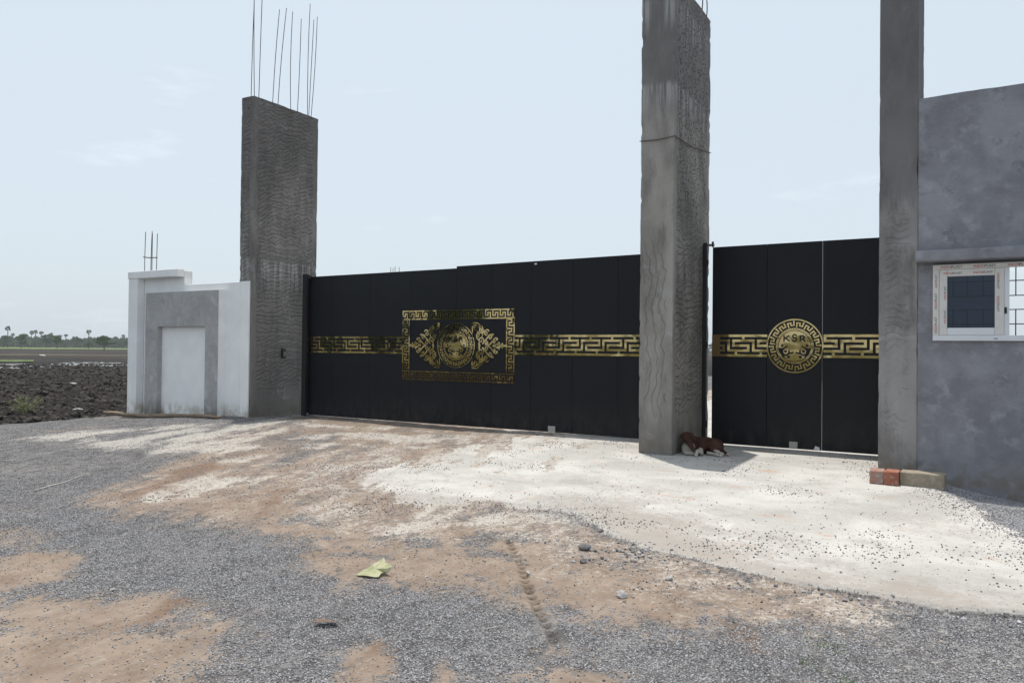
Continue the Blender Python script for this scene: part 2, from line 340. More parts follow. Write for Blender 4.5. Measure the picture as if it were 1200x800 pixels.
def zones(x, y):
    n = fbm(x*1.1+40, y*1.1+9, 4)*.32+fbm(x*5+3, y*5+50, 4, .6)*.12
    streak_u = (x*.90+y*.43); streak_v = (-x*.43+y*.90)      # wheel tracks run towards the gate
    aniso = sstep(-1., -3.2, x)
    nf = fbm(x*4.3+13, y*4.3+5, 5, .72)*(1-.75*aniso)+fbm(streak_u*6.5+13, streak_v*1.3+5, 5, .72)*.75*aniso
    st = fbm(streak_u*3.2+7, streak_v*.5+31, 4, .6)
    crisp = sstep(-1.7, -1.0, x)
    left = sstep(-2.0, -4.4, x)
    slab = sstep(-.07+.055*crisp-.25*left, .09-.075*crisp+.75*left, sdist(SLAB, x, y)+n*(.42+.5*left)*(1-.72*crisp)+nf*(.05+.02*crisp+.55*left))                              # on the left the slab fades out under loose dirt
    slab = slab*(1-left*sstep(.05, .55, nf+.6*st+.55*sstep(-5.0, -7., x)-.05)*.9)
    sand = np.zeros_like(x)
    for P_, w in ((SAND_A, .42), (SAND_B, .30), (SAND_C, .13), (SAND_D, .10), (SAND_E, .16), (SAND_L, .20)):
        sand = np.maximum(sand, sstep(-w*.8, w*1.1, sdist(P_, x, y)+n*w*1.5+nf*w*1.1))
    thin = sstep(.0, .40, fbm(x*1.9+70, y*1.9+20, 5, .68)+.25*nf); sand = sand*(1-.55*thin)
    mixz = sstep(-.5, .6, sdist(MIXZ, x, y)+n*.8+nf*.3)
    earth = mixz*np.clip(.78+.75*st+.45*nf, 0, 1)
    stk = sstep(-.35, .4, sdist(STREAK, x, y)+n*.9+nf*.4)*sstep(-.1, .45, st+.2*nf+.1)
    sand = np.maximum(sand, np.maximum(earth*.95, stk*.8))
    sand = np.maximum(sand, .55*sstep(.15, .6, fbm(x*.8+3, y*.8+77, 5, .62)+.15*st+.25*nf))
    pale = sstep(-.5, .7, sdist(PALE, x, y)+n*1.3+nf*.5)*sstep(-.45, .45, st+.3*nf+.15)
    pale = np.maximum(pale, mixz*sstep(-.2, .55, fbm(x*1.3+9, y*1.3+1, 4)+.5*st+.45*nf)*.8)
    # crushed dust ground into the chippings in front of the slab
    band_ = sstep(1.1, .0, np.abs(sdist(SLAB, x, y)+.35))*(1-slab)
    pale = np.maximum(pale, band_*sstep(-.35, .45, nf+.3*fbm(x*1.7, y*1.7+9, 3))*.55)
    worn = left*sstep(-.7, .0, sdist(SLAB, x, y)+n*.5)
    sand = np.maximum(sand, worn*np.clip(.85+.6*nf, 0, 1)); pale = np.maximum(pale, worn*np.clip(.35+1.1*st+.7*nf, 0, 1)*.9)
    near_edge = sstep(.8, .05, np.abs(sdist(SLAB, x, y)+.30))*(1-slab)*sstep(.2, -.7, x)
    sand = np.maximum(sand, near_edge*np.clip(.75+.5*nf, 0, 1)); pale = np.maximum(pale, near_edge*np.clip(.35+.9*fbm(x*2.3+5, y*2.3, 4), 0, 1))
    rg = sstep(-.12, .15, sdist(RGRAV, x, y)+n*.45+nf*.1)
    slab = slab*(1-rg); sand = np.maximum(sand, .5*rg*0)
    dsl = sdist(SLAB, x, y)
    dust = slab*np.clip(sstep(1.25, .0, dsl+n*1.2+nf*.4)*.8*sstep(1.6, -.2, x)+sstep(.10, .6, fbm(x*.6+11, y*.9+23, 4)+.2*nf)*.45, 0, 1)
    return slab, sand, pale, rg, dust, st
TREAD = [(-3.0, 5.1), (-2.62, 4.62), (-2.29, 4.15), (-2.02, 3.8), (-1.77, 3.48)]
def tread(x, y):
    best = np.full(np.shape(x), 9.); s_at = np.zeros(np.shape(x)); acc = 0
    for i in range(len(TREAD)-1):
        ax, ay = TREAD[i]; bx, by = TREAD[i+1]; ex, ey = bx-ax, by-ay; l = math.hypot(ex, ey)
        t = np.clip(((x-ax)*ex+(y-ay)*ey)/l/l, 0, 1); d = np.hypot(x-ax-t*ex, y-ay-t*ey)
        s_at = np.where(d < best, acc+t*l, s_at); best = np.minimum(best, d); acc += l
    return sstep(.030, .014, best+.012*fbm(x*14, y*14, 2))*(.15+.85*sstep(-.1, .25, np.sin(s_at*2*np.pi/.10)+.9*fbm(x*9, y*9, 2)))
def seg_line(x, y):
    best = np.full(np.shape(x), 9.)
    for (ax, ay), (bx, by) in zip(TREAD[:-1], TREAD[1:]):
        ex, ey = bx-ax, by-ay; t = np.clip(((x-ax)*ex+(y-ay)*ey)/(ex*ex+ey*ey), 0, 1); best = np.minimum(best, np.hypot(x-ax-t*ex, y-ay-t*ey))
    return best
def edge_x(y): return -16.75+.25*fbm(np.asarray(y)*.8, np.zeros_like(np.asarray(y, float))+3.3, 3)
def yard_h(x, y, z=None):
    if z is None: z = zones(x, y)
    slab, sand, pale, rg, dust, st = z
    h = .022*fbm(x*.5, y*.5+8, 3)+.012*fbm(x*2.3, y*2.3, 4)*(1-slab)
    fine = fbm(x*9, y*9+30, 3, .6)
    h = h*(1-slab)+h*slab*.35+slab*(.012+.034*sstep(-1.6, -.8, x)*sstep(.7, .0, sdist(SLAB, x, y)))
    h = h+fine*.008*(1-slab)*(1-.5*sand)+sand*(1-slab)*.012*st
    rut = np.clip(sstep(.1, .5, st), 0, 1)*sstep(-.25, .35, sdist(MIXZ, x, y))*(1-slab); h = h-rut*.02
    h = h-.13*sstep(-13., -16.4, x)
    h = h-.15*sstep(-.25, .75, x)*sstep(8.8, 10., y)*sstep(12, 10.6, y)-.02*rg
    h = h-.045*tread(x, y)+.006*sstep(.05, .02, np.abs(seg_line(x, y)-.06))
    return h-.62*sstep(0, .9, edge_x(y)-x)
def grid_mesh(name, xs, ys, hfun, mat, attrs=None, smooth=True):
    X, Y = np.meshgrid(xs, ys); x = X.ravel(); y = Y.ravel()
    z = hfun(x, y); nx, ny = len(xs), len(ys)
    me = bpy.data.meshes.new(name); V = np.stack([x, y, z], 1).astype(np.float32)
    i = (np.arange(ny-1)[:, None]*nx+np.arange(nx-1)[None]).ravel()
    F = np.stack([i, i+1, i+nx+1, i+nx], 1).astype(np.int32)
    me.vertices.add(len(V)); me.vertices.foreach_set('co', V.ravel())
    me.loops.add(F.size); me.loops.foreach_set('vertex_index', F.ravel())
    me.polygons.add(len(F)); me.polygons.foreach_set('loop_start', np.arange(0, F.size, 4, dtype=np.int32)); me.polygons.foreach_set('loop_total', np.full(len(F), 4, np.int32))
    me.polygons.foreach_set('use_smooth', np.full(len(F), smooth))
    me.update(); me.validate()
    if attrs:
        for k, v in attrs(x, y).items():
            a = me.attributes.new(k, 'FLOAT', 'POINT'); a.data.foreach_set('value', v.astype(np.float32))
    me.materials.append(mat); o = bpy.data.objects.new(name, me); C.objects.link(o); return o

def yard_material():
    m = NM('yard_ground'); P = m.pos()
    slab = m.attr('slab').outputs['Fac']; sand = m.attr('sand').outputs['Fac']; pale = m.attr('pale').outputs['Fac']; dust = m.attr('dust').outputs['Fac']
    fn = m.noise(P, 22, 5, .7); fn2 = m.noise(P, 95, 3, .6); big = m.noise(P, .9, 5, .6); fn8 = m.noise(m.map(P, (1, .55, 1), rot=(0, 0, .44)), 9, 5, .75)
    # chippings
    vc = m.vor(P, 92, 'F1', 1); vd = m.vor(P, 92, 'F1', 0); g = m.sep(vc)[0]
    chip = m.mix(g, (.078, .078, .085), (.285, .28, .29))
    chip = m.mix(m.ma('MULTIPLY', m.rng(vd, .35, .62), .75), chip, (.07, .068, .068))
    chip = m.mix(m.ma('MULTIPLY', m.rng(big, .35, .65), .4), chip, (.24, .225, .21))
    trk = m.noise(m.map(P, (2.6, .45, 1), rot=(0, 0, .44)), 1.5, 6, .66)
    chip = m.mix(m.ma('MULTIPLY', m.rng(trk, .44, .62), .45), chip, (.085, .082, .082))
    cl_ = m.noise(m.map(P, (1, .6, 1), rot=(0, 0, .44)), 7, 6, .75)
    chip = m.mix(m.ma('MULTIPLY', m.rng(cl_, .47, .60), .72), chip, (.060, .058, .059))
    chip = m.mix(m.ma('MULTIPLY', m.rng(cl_, .48, .34), .45), chip, (.26, .255, .255))
    # red earth
    ea = m.mix(m.rng(m.noise(P, 3.2, 6, .65), .33, .68), (.192, .138, .100), (.285, .220, .170))
    ea = m.mix(m.ma('MULTIPLY', m.rng(m.noise(m.map(P, loc=(9, 9, 9)), 5, 5, .6), .58, .76), .45), ea, (.34, .20, .12))
    ea = m.mix(m.ma('MULTIPLY', m.rng(fn2, .52, .72), .35), ea, (.14, .11, .09))
    dr = m.noise(m.map(P, (5.5, .55, 1), rot=(0, 0, .44)), 2.2, 6, .68)
    ea = m.mix(m.ma('MULTIPLY', m.rng(dr, .52, .72), .55), ea, (.175, .118, .082))
    ea = m.mix(m.ma('MULTIPLY', m.rng(dr, .46, .30), .35), ea, (.41, .35, .30))
    ea = m.mix(m.ma('MULTIPLY', m.rng(fn, .40, .62), .35), ea, (.24, .215, .195))
    pl = m.mix(m.rng(fn, .35, .68), (.36, .335, .30), (.50, .475, .44))
    # slab
    sc = m.mix(m.rng(m.noise(P, 1.0, 7, .66, .4), .36, .66), (.385, .375, .355), (.515, .502, .478))
    sc = m.mix(m.ma('MULTIPLY', m.rng(m.noise(m.map(P, (1, 1.25, 1), loc=(4, 7, 0)), 1.3, 7, .7), .52, .74), .7), sc, (.285, .265, .24))
    sc = m.mix(m.ma('MULTIPLY', m.rng(m.noise(m.map(P, (1, 2, 1), loc=(14, 3, 0)), 1.7, 5, .6, .3), .60, .72), .7), sc, (.44, .25, .16))
    sc = m.mix(m.ma('MULTIPLY', m.rng(fn2, .45, .75), .22), sc, (.28, .26, .24))
    sc = m.mix(m.ma('MULTIPLY', m.rng(fn, .5, .75), .2), sc, (.33, .30, .26))
    def edge(a, w=.55, lo=.42, hi=.58):
        return m.rng(m.ma('ADD', a, m.ma('MULTIPLY', m.ma('SUBTRACT', m.ma('MULTIPLY_ADD', fn2, .3, m.ma('MULTIPLY_ADD', fn, .35, m.ma('MULTIPLY', fn8, .35))), .5), w*3.2)), lo, hi)
    c = m.mix(m.ma('MULTIPLY', edge(sand, 1.6, .22, .78), .93), chip, ea)
    c = m.mix(m.ma('MULTIPLY', edge(pale, 1.5, .2, .85), .8), c, pl)
    c = m.mix(edge(slab, .35, .35, .65), c, sc)
    c = m.mix(m.ma('MULTIPLY', m.attr('tread').outputs['Fac'], .85), c, (.055, .040, .030))
    c = m.mix(m.ma('MULTIPLY', edge(m.attr('damp').outputs['Fac'], .9, .2, .85), .75), c, m.mix(fn8, (.13, .080, .052), (.20, .135, .095)))
    c = m.mix(m.ma('MULTIPLY', edge(dust, .9, .2, .9), .8), c, m.mix(.62, ea, (.33, .315, .295)))
    # small dark grit everywhere on the pale ground
    gd = m.vor(P, 34); gr = m.sep(m.vor(P, 34, 'F1', 1)); dens = m.rng(m.noise(P, 1.6, 4, .6), .30, .7, .08, .5)
    gm = m.ma('MULTIPLY', m.rng(gd, .22, .14), m.ma('LESS_THAN', gr[1], dens))
    c = m.mix(m.ma('MULTIPLY', gm, .8), c, (.10, .095, .095))
    notslab = m.ma('SUBTRACT', 1., slab)
    h = m.ma('ADD', m.ma('MULTIPLY', m.ma('MULTIPLY', m.ma('SUBTRACT', .6, vd), notslab), m.ma('SUBTRACT', 1., m.ma('MULTIPLY', sand, .75))), m.ma('MULTIPLY', fn, .5))
    h = m.ma('ADD', h, m.ma('MULTIPLY', fn2, .25)); h = m.ma('ADD', h, m.ma('MULTIPLY', gm, .5))
    return m.fin(c, .93, .2, normal=m.bump(h, .75, .009))
M['yard'] = yard_material()
xs = np.concatenate([np.arange(-19, -17.2, .15), np.arange(-17.2, -8, .05), np.arange(-8, -3.1, .03), np.arange(-3.1, -1.7, .016), np.arange(-1.7, 1.2, .03), np.arange(1.2, 3, .12), np.arange(3, 40, 1.5)])
ys = np.concatenate([np.arange(-30, 0, 1.5), np.arange(0, 1.5, .1), np.arange(1.5, 3.4, .03), np.arange(3.4, 5.2, .018), np.arange(5.2, 7, .03), np.arange(7, 12.6, .05), np.arange(12.6, 15, .3), np.arange(15, 46, 1.5)])
DAMP = [[(-7.06, 4.45), (-7.71, 5.22), (-8.12, 5.95), (-8.21, 6.48), (-7.83, 6.23), (-7.42, 5.48), (-7.03, 4.83), (-6.75, 4.36)], [(-4.11, 2.87), (-3.96, 2.91), (-3.69, 2.62), (-3.59, 2.39), (-3.75, 2.48)],
        [(-1.16, 4.32), (-0.98, 4.19), (-0.77, 3.92), (-0.86, 3.83), (-1.03, 4.02)], [(-6.11, 5.55), (-6.26, 5.99), (-5.54, 5.14), (-5.31, 4.63)], [(-2.61, 3.04), (-2.49, 3.02), (-2.36, 2.82), (-2.44, 2.83)]]
def damp(x, y):
    su = x*.90+y*.43; sv = -x*.43+y*.90; nn = fbm(su*9, sv*2.2+4, 4, .65); d = np.zeros_like(x)
    for P_ in DAMP: d = np.maximum(d, sstep(-.14, .12, sdist(P_, x, y)+nn*.16))
    # thin darker wheel lines sweeping in towards the wide gate
    for (ax, ay, bx, by, w) in ((-5.4, 3.6, -9.6, 10.6, .07), (-4.6, 3.9, -8.2, 10.9, .06), (-6.9, 3.6, -10.8, 10.4, .06), (-3.9, 4.2, -6.3, 8.6, .05)):
        ex, ey = bx-ax, by-ay; l2 = ex*ex+ey*ey; t = np.clip(((x-ax)*ex+(y-ay)*ey)/l2, 0, 1)
        bow = .45*np.sin(t*np.pi); q = np.hypot(x-ax-t*ex-bow*.9, y-ay-t*ey-bow*.4)
        d = np.maximum(d, .55*sstep(w*2.2, w*.3, q+.05*nn)*sstep(-.1, .3, nn+.15)*sstep(0, .12, t)*sstep(1, .85, t))
    return d
def yattr(x, y):
    z = zones(x, y); return dict(slab=z[0], sand=z[1], pale=z[2], dust=z[4], tread=tread(x, y), damp=damp(x, y))
yard = grid_mesh('yard', xs, ys, yard_h, M['yard'], yattr); tag(yard, kind='structure')

# ------------------------------------------------------------------ field and far land
FZ = -.45
def field_mat():
    m = NM('ploughed_black_soil'); P = m.pos()
    n = m.noise(P, .9, 6, .7); n2 = m.noise(P, 6, 6, .75); rows = m.noise(m.map(P, (.012, .06, 1), rot=(0, 0, .45)), 1.6, 5, .6)
    c = m.mix(m.rng(n2, .35, .68), (.007, .006, .0055), (.034, .028, .025))
    c = m.mix(m.ma('MULTIPLY', m.rng(n, .55, .75), .5), c, (.060, .050, .042))
    dist = m.n('ShaderNodeVectorMath', operation='LENGTH'); m.set(dist.inputs[0], P)
    far = m.rng(dist.outputs['Value'], 70, 140)
    c = m.mix(m.ma('MULTIPLY', far, m.rng(rows, .48, .62)), c, (.052, .042, .033))
    return m.fin(c, .95, .2, normal=m.bump(m.ma('ADD', n2, n), 1., .10))
M['field'] = field_mat()
def field_h(x, y):
    r = np.hypot(x, y); a = sstep(150, 40, r)
    h = FZ+a*(.17*np.maximum(fbm(x*1.6, y*1.6, 4, .62), -.25)+.05*fbm(x*6, y*6, 3, .6))
    return h-.04*sstep(-16.9, -15.8, x)-.3*sstep(-16.0, -15.4, x)
fx = np.concatenate([-np.geomspace(1400, 60, 60), np.arange(-59.5, -32, .28), np.arange(-32, -15.4, .10)])
fy = np.concatenate([np.arange(-60, 5, 3.), np.arange(5, 26, .11), np.arange(26, 50, .4), np.geomspace(51, 900, 50)])
field = grid_mesh('ploughed_field', fx, fy, field_h, M['field']); tag(field, kind='structure')
def far_mat():
    m = NM('far_grassland'); P = m.pos()
    n = m.noise(P, .02, 5, .6); n2 = m.noise(P, .4, 5, .7)
    c = m.mix(m.rng(n, .4, .6), (.075, .085, .035), (.13, .12, .06)); c = m.mix(m.ma('MULTIPLY', n2, .5), c, (.05, .06, .03))
    return m.fin(c, .95, .2)
M['far'] = far_mat()
N_ = 64
gv = [(0, 0, -.95)]+[(2800*math.cos(2*math.pi*k/N_), 2800*math.sin(2*math.pi*k/N_), -.95) for k in range(N_)]
far = mesh_obj('far_ground', gv, [(0, 1+k, 1+(k+1) % N_) for k in range(N_)], M['far']); tag(far, kind='structure')

def sight(px, D):
    """world x, y of the bearing seen at photo column px, D metres away"""
    a = YAW+math.atan((600-px)/883.6); return -math.sin(a)*D, math.cos(a)*D
# flooded furrows and grass strips across the field
def strip(name, px0, px1, D0, D1, z, mat, wob, seed, n=60, edge_n=2.):
    V = []; F = []
    for i in range(n+1):
        px = px0+(px1-px0)*i/n
        w = float(fbm(np.array([i*edge_n/6.+seed]), np.array([seed]), 4, .7)[0])
        w2 = float(fbm(np.array([i*edge_n/6.+seed+50]), np.array([seed]), 4, .7)[0])
        a = sight(px, D0*(1+wob*w)); b = sight(px, max(D0*(1+wob*w)*1.002, D1*(1+wob*w2)))
        V += [(a[0], a[1], z), (b[0], b[1], z)]
    for i in range(n): F.append((2*i, 2*i+1, 2*i+3, 2*i+2))
    return mesh_obj(name, V, F, mat)
M['water'] = simple('muddy_water', (.13, .12, .11), .22, .5, 0, .2, 3)
M['grass'] = simple('field_grass', (.085, .115, .04), .9, .2, 0, .45, 1.)
for k, (a, b, d0, d1) in enumerate([(-40, 60, 72, 78), (20, 48, 74, 79), (56, 100, 80, 88), (104, 165, 78, 86), (-60, 30, 84, 88), (70, 145, 91, 94)]):
    tag(strip('puddle', a, b, d0, d1, FZ+.05, M['water'], .05, 3.1*k+1), kind='structure')
tag(strip('grass_strip', -120, 40, 97, 108, FZ+.09, M['grass'], .02, 4), kind='structure')
M['verge'] = simple('far_verge', (.11, .15, .05), .95, .2, 0, .35, .05)
tag(strip('grass_verge', -300, 260, 330, 520, FZ+.25, M['verge'], .01, 8, 90), kind='structure')
M['stubble'] = simple('dry_stubble', (.062, .05, .038), .95, .2, 0, .3, .3)
tag(strip('stubble_strip', -120, 170, 150, 178, FZ+.06, M['stubble'], .03, 12, 90), kind='structure')

# ------------------------------------------------------------------ scattered stones and clods (uncountable)
def rock_mesh(name, seed, sub=1, flat=.7, mat=None, rough=.28):
    r = random.Random(seed); bm = bmesh.new(); bmesh.ops.create_icosphere(bm, subdivisions=sub, radius=1)
    ph = [Vector((r.uniform(-1, 1), r.uniform(-1, 1), r.uniform(-1, 1))).normalized() for _ in range(5)]
    for v in bm.verts:
        d = 1.0
        for p in ph:
            k = v.co.normalized().dot(p)
            if k > .45: d = min(d, .45/k+.18)
        v.co *= d*(1+r.uniform(-rough, rough)*.5); v.co.z *= flat
    me = bpy.data.meshes.new(name); bm.to_mesh(me); bm.free(); me.materials.append(mat); return me
def stone_mat(name, lo, hi):
    m = NM(name); oi = m.n('ShaderNodeObjectInfo')
    c = m.mix(oi.outputs['Random'], (*lo, 1), (*hi, 1)); n = m.noise(m.co('Object'), 2.5, 4)
    c = m.mix(m.ma('MULTIPLY', n, .4), c, tuple(x*.6 for x in lo)); return m.fin(c, .85, .3)
M['stone'] = stone_mat('chippings', (.10, .10, .108), (.52, .515, .53))
M['grit'] = stone_mat('dark_grit', (.06, .057, .058), (.20, .19, .185))
M['clod'] = stone_mat('soil_clod', (.008, .007, .006), (.065, .054, .047))
def scatter(name, pts, scales, protos, label=None, seed=1):
    me = bpy.data.meshes.new(name); me.from_pydata([tuple(p) for p in pts], [], [])
    a = me.attributes.new('size', 'FLOAT', 'POINT'); a.data.foreach_set('value', np.asarray(scales, np.float32))
    o = bpy.data.objects.new(name, me); C.objects.link(o)
    col = bpy.data.collections.new(name+'_kinds')
    for i, p in enumerate(protos): col.objects.link(bpy.data.objects.new('%s_kind' % name, p))
    ng = bpy.data.node_groups.new(name+'_nodes', 'GeometryNodeTree')
    ng.interface.new_socket('Geometry', in_out='INPUT', socket_type='NodeSocketGeometry'); ng.interface.new_socket('Geometry', in_out='OUTPUT', socket_type='NodeSocketGeometry')
    N = ng.nodes.new; gi = N('NodeGroupInput'); go = N('NodeGroupOutput'); ip = N('GeometryNodeInstanceOnPoints'); ci = N('GeometryNodeCollectionInfo')
    ci.inputs['Collection'].default_value = col; ci.inputs['Separate Children'].default_value = True
    rv = N('FunctionNodeRandomValue'); rv.data_type = 'FLOAT_VECTOR'; rv.inputs[1].default_value = (.6, .6, 6.283)
    na = N('GeometryNodeInputNamedAttribute'); na.data_type = 'FLOAT'; na.inputs[0].default_value = 'size'
    ip.inputs['Pick Instance'].default_value = True
    lk = ng.links.new
    lk(gi.outputs[0], ip.inputs['Points']); lk(ci.outputs[0], ip.inputs['Instance']); lk(rv.outputs[0], ip.inputs['Rotation']); lk(na.outputs[0], ip.inputs['Scale']); lk(ip.outputs[0], go.inputs[0])
    md = o.modifiers.new('scatter', 'NODES'); md.node_group = ng
    tag(o, label, None, None, 'stuff'); return o
def rand_pts(n, x0, x1, y0, y1): return rng.uniform(x0, x1, n), rng.uniform(y0, y1, n)
def in_view(x, y, lo=-.72, hi=.72):
    f = -sy*x+cy*y; r = cy*x+sy*y; return (f > 2.6) & (r/f > lo) & (r/f < hi)
def ground_scatter(name, n, box_, keep, size, protos, label):
    x, y = rand_pts(n, *box_); k = in_view(x, y); x, y = x[k], y[k]
    z = zones(x, y); pr = keep(x, y, z); k = rng.random(len(x)) < pr; x, y = x[k], y[k]; z = tuple(q[k] for q in z)
    s = size(len(x)); h = yard_h(x, y, z)+s*.35
    return scatter(name, np.stack([x, y, h], 1), s, protos, label)
chips = [rock_mesh('chip', i, 1, .62, M['stone']) for i in range(5)]
grits = [rock_mesh('grit', 20+i, 1, .62, M['grit']) for i in range(4)]
def dist_f(x, y): return -sy*x+cy*y
ground_scatter('grey_chippings', 700000, (-9.5, 1.6, 1.4, 8.5),
    lambda x, y, z: np.clip((1-z[0])*(1-.95*sstep(.05, .8, z[1]+.3*fbm(x*7, y*7, 4, .7)))*(1-.5*z[2])*(1-.97*sstep(.09, .05, seg_line(x, y))), 0, 1)*sstep(10.5, 4.5, dist_f(x, y)),
    lambda n: rng.uniform(.0032, .0070, n), chips, 'loose grey stone chippings spread over the near yard')
ground_scatter('slab_grit', 120000, (-11, 1.6, 3, 12),
    lambda x, y, z: (.03+.5*sstep(.0, .5, fbm(x*1.3+3, y*1.3+60, 4))**2)*np.clip(z[0]+z[1]*.7+z[2]*.5, 0, 1),
    lambda n: .0035+.0075*rng.random(n)**2.2, grits, 'dark grit and small stones strewn over the pale concrete and earth')
ground_scatter('coarse_rubble', 26000, (-4, .9, 3.2, 6.3),
    lambda x, y, z: .30*sstep(.42, .0, np.hypot((x+1.98)*.9, (y-5.3)*1.2)+.12*fbm(x*5, y*5, 3))+.12*sstep(.8, .1, np.hypot(x+2.5, y-5.1))*sstep(.0, .3, fbm(x*4, y*4, 3))+.10*sstep(.12, .0, np.abs(sdist(SLAB, x, y)+.1))*(x > -1.),
    lambda n: rng.uniform(.007, .022, n), chips, 'broken grey rubble heaped in front of the slab edge')
ground_scatter('far_yard_stones', 160000, (-16.6, -4.5, 3.5, 11.), lambda x, y, z: np.clip((1-z[0])*(.25+.75*(1-z[1]))*(.35+.65*sstep(-.2, .3, fbm((x*.90+y*.43)*4, (-x*.43+y*.90)*1.2, 4, .6)))*(1-.85*z[2])*.55*sstep(5.5, 8.5, dist_f(x, y)), 0, 1),
    lambda n: rng.uniform(.004, .0095, n), chips, 'sparse darker stones over the far gravel of the yard')
ground_scatter('wall_foot_chippings', 90000, (-.4, 1.8, 6.9, 10.2), lambda x, y, z: np.clip(z[3]+.12*(1-z[3])*sstep(-.5, .2, sdist(RGRAV, x, y)), 0, 1),
    lambda n: rng.uniform(.005, .010, n), chips, 'dark grey chippings banked along the foot of the guard room wall')
clods = [rock_mesh('clod', 60+i, 1, .8, M['clod'], .5) for i in range(4)]
x, y = rand_pts(60000, -75, -16.6, 5, 48); r = np.hypot(x, y)
pa = -np.arctan2(x, y); k = (pa > YAW+.44) & (pa < YAW+.64) & (x < edge_x(y)-.25) & (rng.random(len(x)) < np.clip(14/r, .12, 1)); x, y = x[k], y[k]
s_ = rng.uniform(.03, .11, len(x))*(1+np.hypot(x, y)/90)
scatter('soil_clods', np.stack([x, y, field_h(x, y)+.01], 1), s_, clods, 'dark upturned clods of soil in the ploughed field')

# ------------------------------------------------------------------ columns
def column(name, label, x0, x1, y0, y1, h, mat, seed, cell=.06, rough=.003):
    t = thing(name, label, 'column', ((x0+x1)/2, (y0+y1)/2, -.2), 'tall unfinished concrete gate columns')
    bm = bmesh.new(); bv = .012
    per = []                                                     # perimeter points, corners slightly rounded
    def side(ax, ay, bx, by):
        n = max(2, int(round(math.hypot(bx-ax, by-ay)/cell)))
        return [(ax+(bx-ax)*i/n, ay+(by-ay)*i/n) for i in range(n+1)]
    per += side(x0+bv, y0, x1-bv, y0)+side(x1, y0+bv, x1, y1-bv)+side(x1-bv, y1, x0+bv, y1)+side(x0, y1-bv, x0, y0+bv)
    nz_ = int(h/cell); n = len(per); PX = np.array([p[0] for p in per]); PY = np.array([p[1] for p in per])
    cxm, cym = (x0+x1)/2, (y0+y1)/2
    V = []; F = []
    corner = (np.minimum(np.abs(PX-x0), np.abs(PX-x1)) < .03) & (np.minimum(np.abs(PY-y0), np.abs(PY-y1)) < .03)
    for i in range(nz_+1):
        z = -.2+(h+.2)*i/nz_
        d = fbm(PX*3+PY*3+seed, np.full(n, z*2.4), 4, .6)*rough*1.4+fbm(PX*9-PY*9+seed, np.full(n, z*9.), 3)*rough*.6
        chip_ = np.where(corner, np.minimum(0, fbm(PX+PY+seed*2, np.full(n, z*5.), 4, .7)+.12)*.06, 0)
        d = d+chip_
        nxv = np.where(np.abs(PX-x0) < .005, -1, np.where(np.abs(PX-x1) < .005, 1, 0)); nyv = np.where(np.abs(PY-y0) < .005, -1, np.where(np.abs(PY-y1) < .005, 1, 0))
        zt = z+(fbm(PX*4+seed, PY*4, 3)*.012 if i == nz_ else 0*PX)
        V += [(PX[j]+nxv[j]*d[j], PY[j]+nyv[j]*d[j], zt[j]) for j in range(n)]
    for i in range(nz_):
        for j in range(n): F.append((i*n+j, i*n+(j+1) % n, (i+1)*n+(j+1) % n, (i+1)*n+j))
    F.append(tuple(nz_*n+j for j in range(n)))
    mesh_obj('shaft', V, F, mat, t, smooth=False)
    return t
LX0, LX1, LY0, LY1, LH = -13.20, -12.81, 10.97, 12.85, 6.82
MX0, MX1, MY0, MY1, MH = -3.945, -3.445, 10.415, 12.25, 6.9
RX0, RX1, RY0, RY1, RH = -.785, -.365, 10.2, 12.0, 7.4
colL = column('gate_column', 'tall grey concrete column topped by bare rebar, beside the white wall', LX0, LX1, LY0, LY1, LH, M['pillarL'], 3.1)
colM = column('gate_column', 'thick grey concrete column between the two black gates, dog lying at its foot', MX0, MX1, MY0, MY1, MH, M['pillarM'], 9.7, rough=.0055)
colR = column('gate_column', 'grey concrete column joined to the guard room wall, right of the small gate', RX0, RX1, RY0, RY1, RH, M['pillarR'], 15.3)
def rebar(par, x, y, z0, x1, y1, z1, r=.0075, bend=.02):
    mx, my = (x+x1)/2+random.uniform(-bend, bend), (y+y1)/2+random.uniform(-bend, bend)
    pts = [(x, y, z0-.3), (x, y, z0)]
    for t in (.25, .5, .75, 1.): 
        b = 4*t*(1-t)
        pts.append((x+(x1-x)*t+(mx-(x+x1)/2)*b, y+(y1-y)*t+(my-(y+y1)/2)*b, z0+(z1-z0)*t))
    return tube('rebar', pts, r, M['rebar'], par, 6)
for (ya, yb, zt, xo) in ((11.0, 10.97, 9.9, -.03), (11.06, 11.14, 9.7, -.2), (11.12, 11.2, 9.9, -.03), (11.5, 11.66, 8.93, -.03), (11.65, 11.86, 9.04, -.03), (12.02, 12.04, 9.03, -.03), (12.23, 12.31, 8.98, -.04), (12.53, 12.57, 9.42, -.03), (12.66, 12.82, 9.22, -.05), (12.73, 12.86, 9.2, -.2)):
    rebar(colL, LX1+xo, ya, LH, LX1+xo, yb, zt)
for (xa, ya, zt) in ((MX1-.05, 11.9, 7.5), (MX1-.05, 12.15, 7.25), (MX0+.06, 11.9, 7.6), (MX1-.2, 12.0, 7.7)): rebar(colM, xa, ya, MH, xa, ya+.02, zt, .009)
for xa in (RX0+.06, RX1-.06): rebar(colR, xa, 10.3, RH, xa, 10.3, RH+.8, .009)
# tie wire round the middle column
e = .014
tube('tie_wire', [(MX0-e, MY0-e, 4.55), ((MX0+MX1)/2, MY0-e-.004, 4.535), (MX1+e, MY0-e, 4.56), (MX1+e+.006, 11.2, 4.585), (MX1+e, MY1, 4.74)], .007, M['rope'], colM, 5)
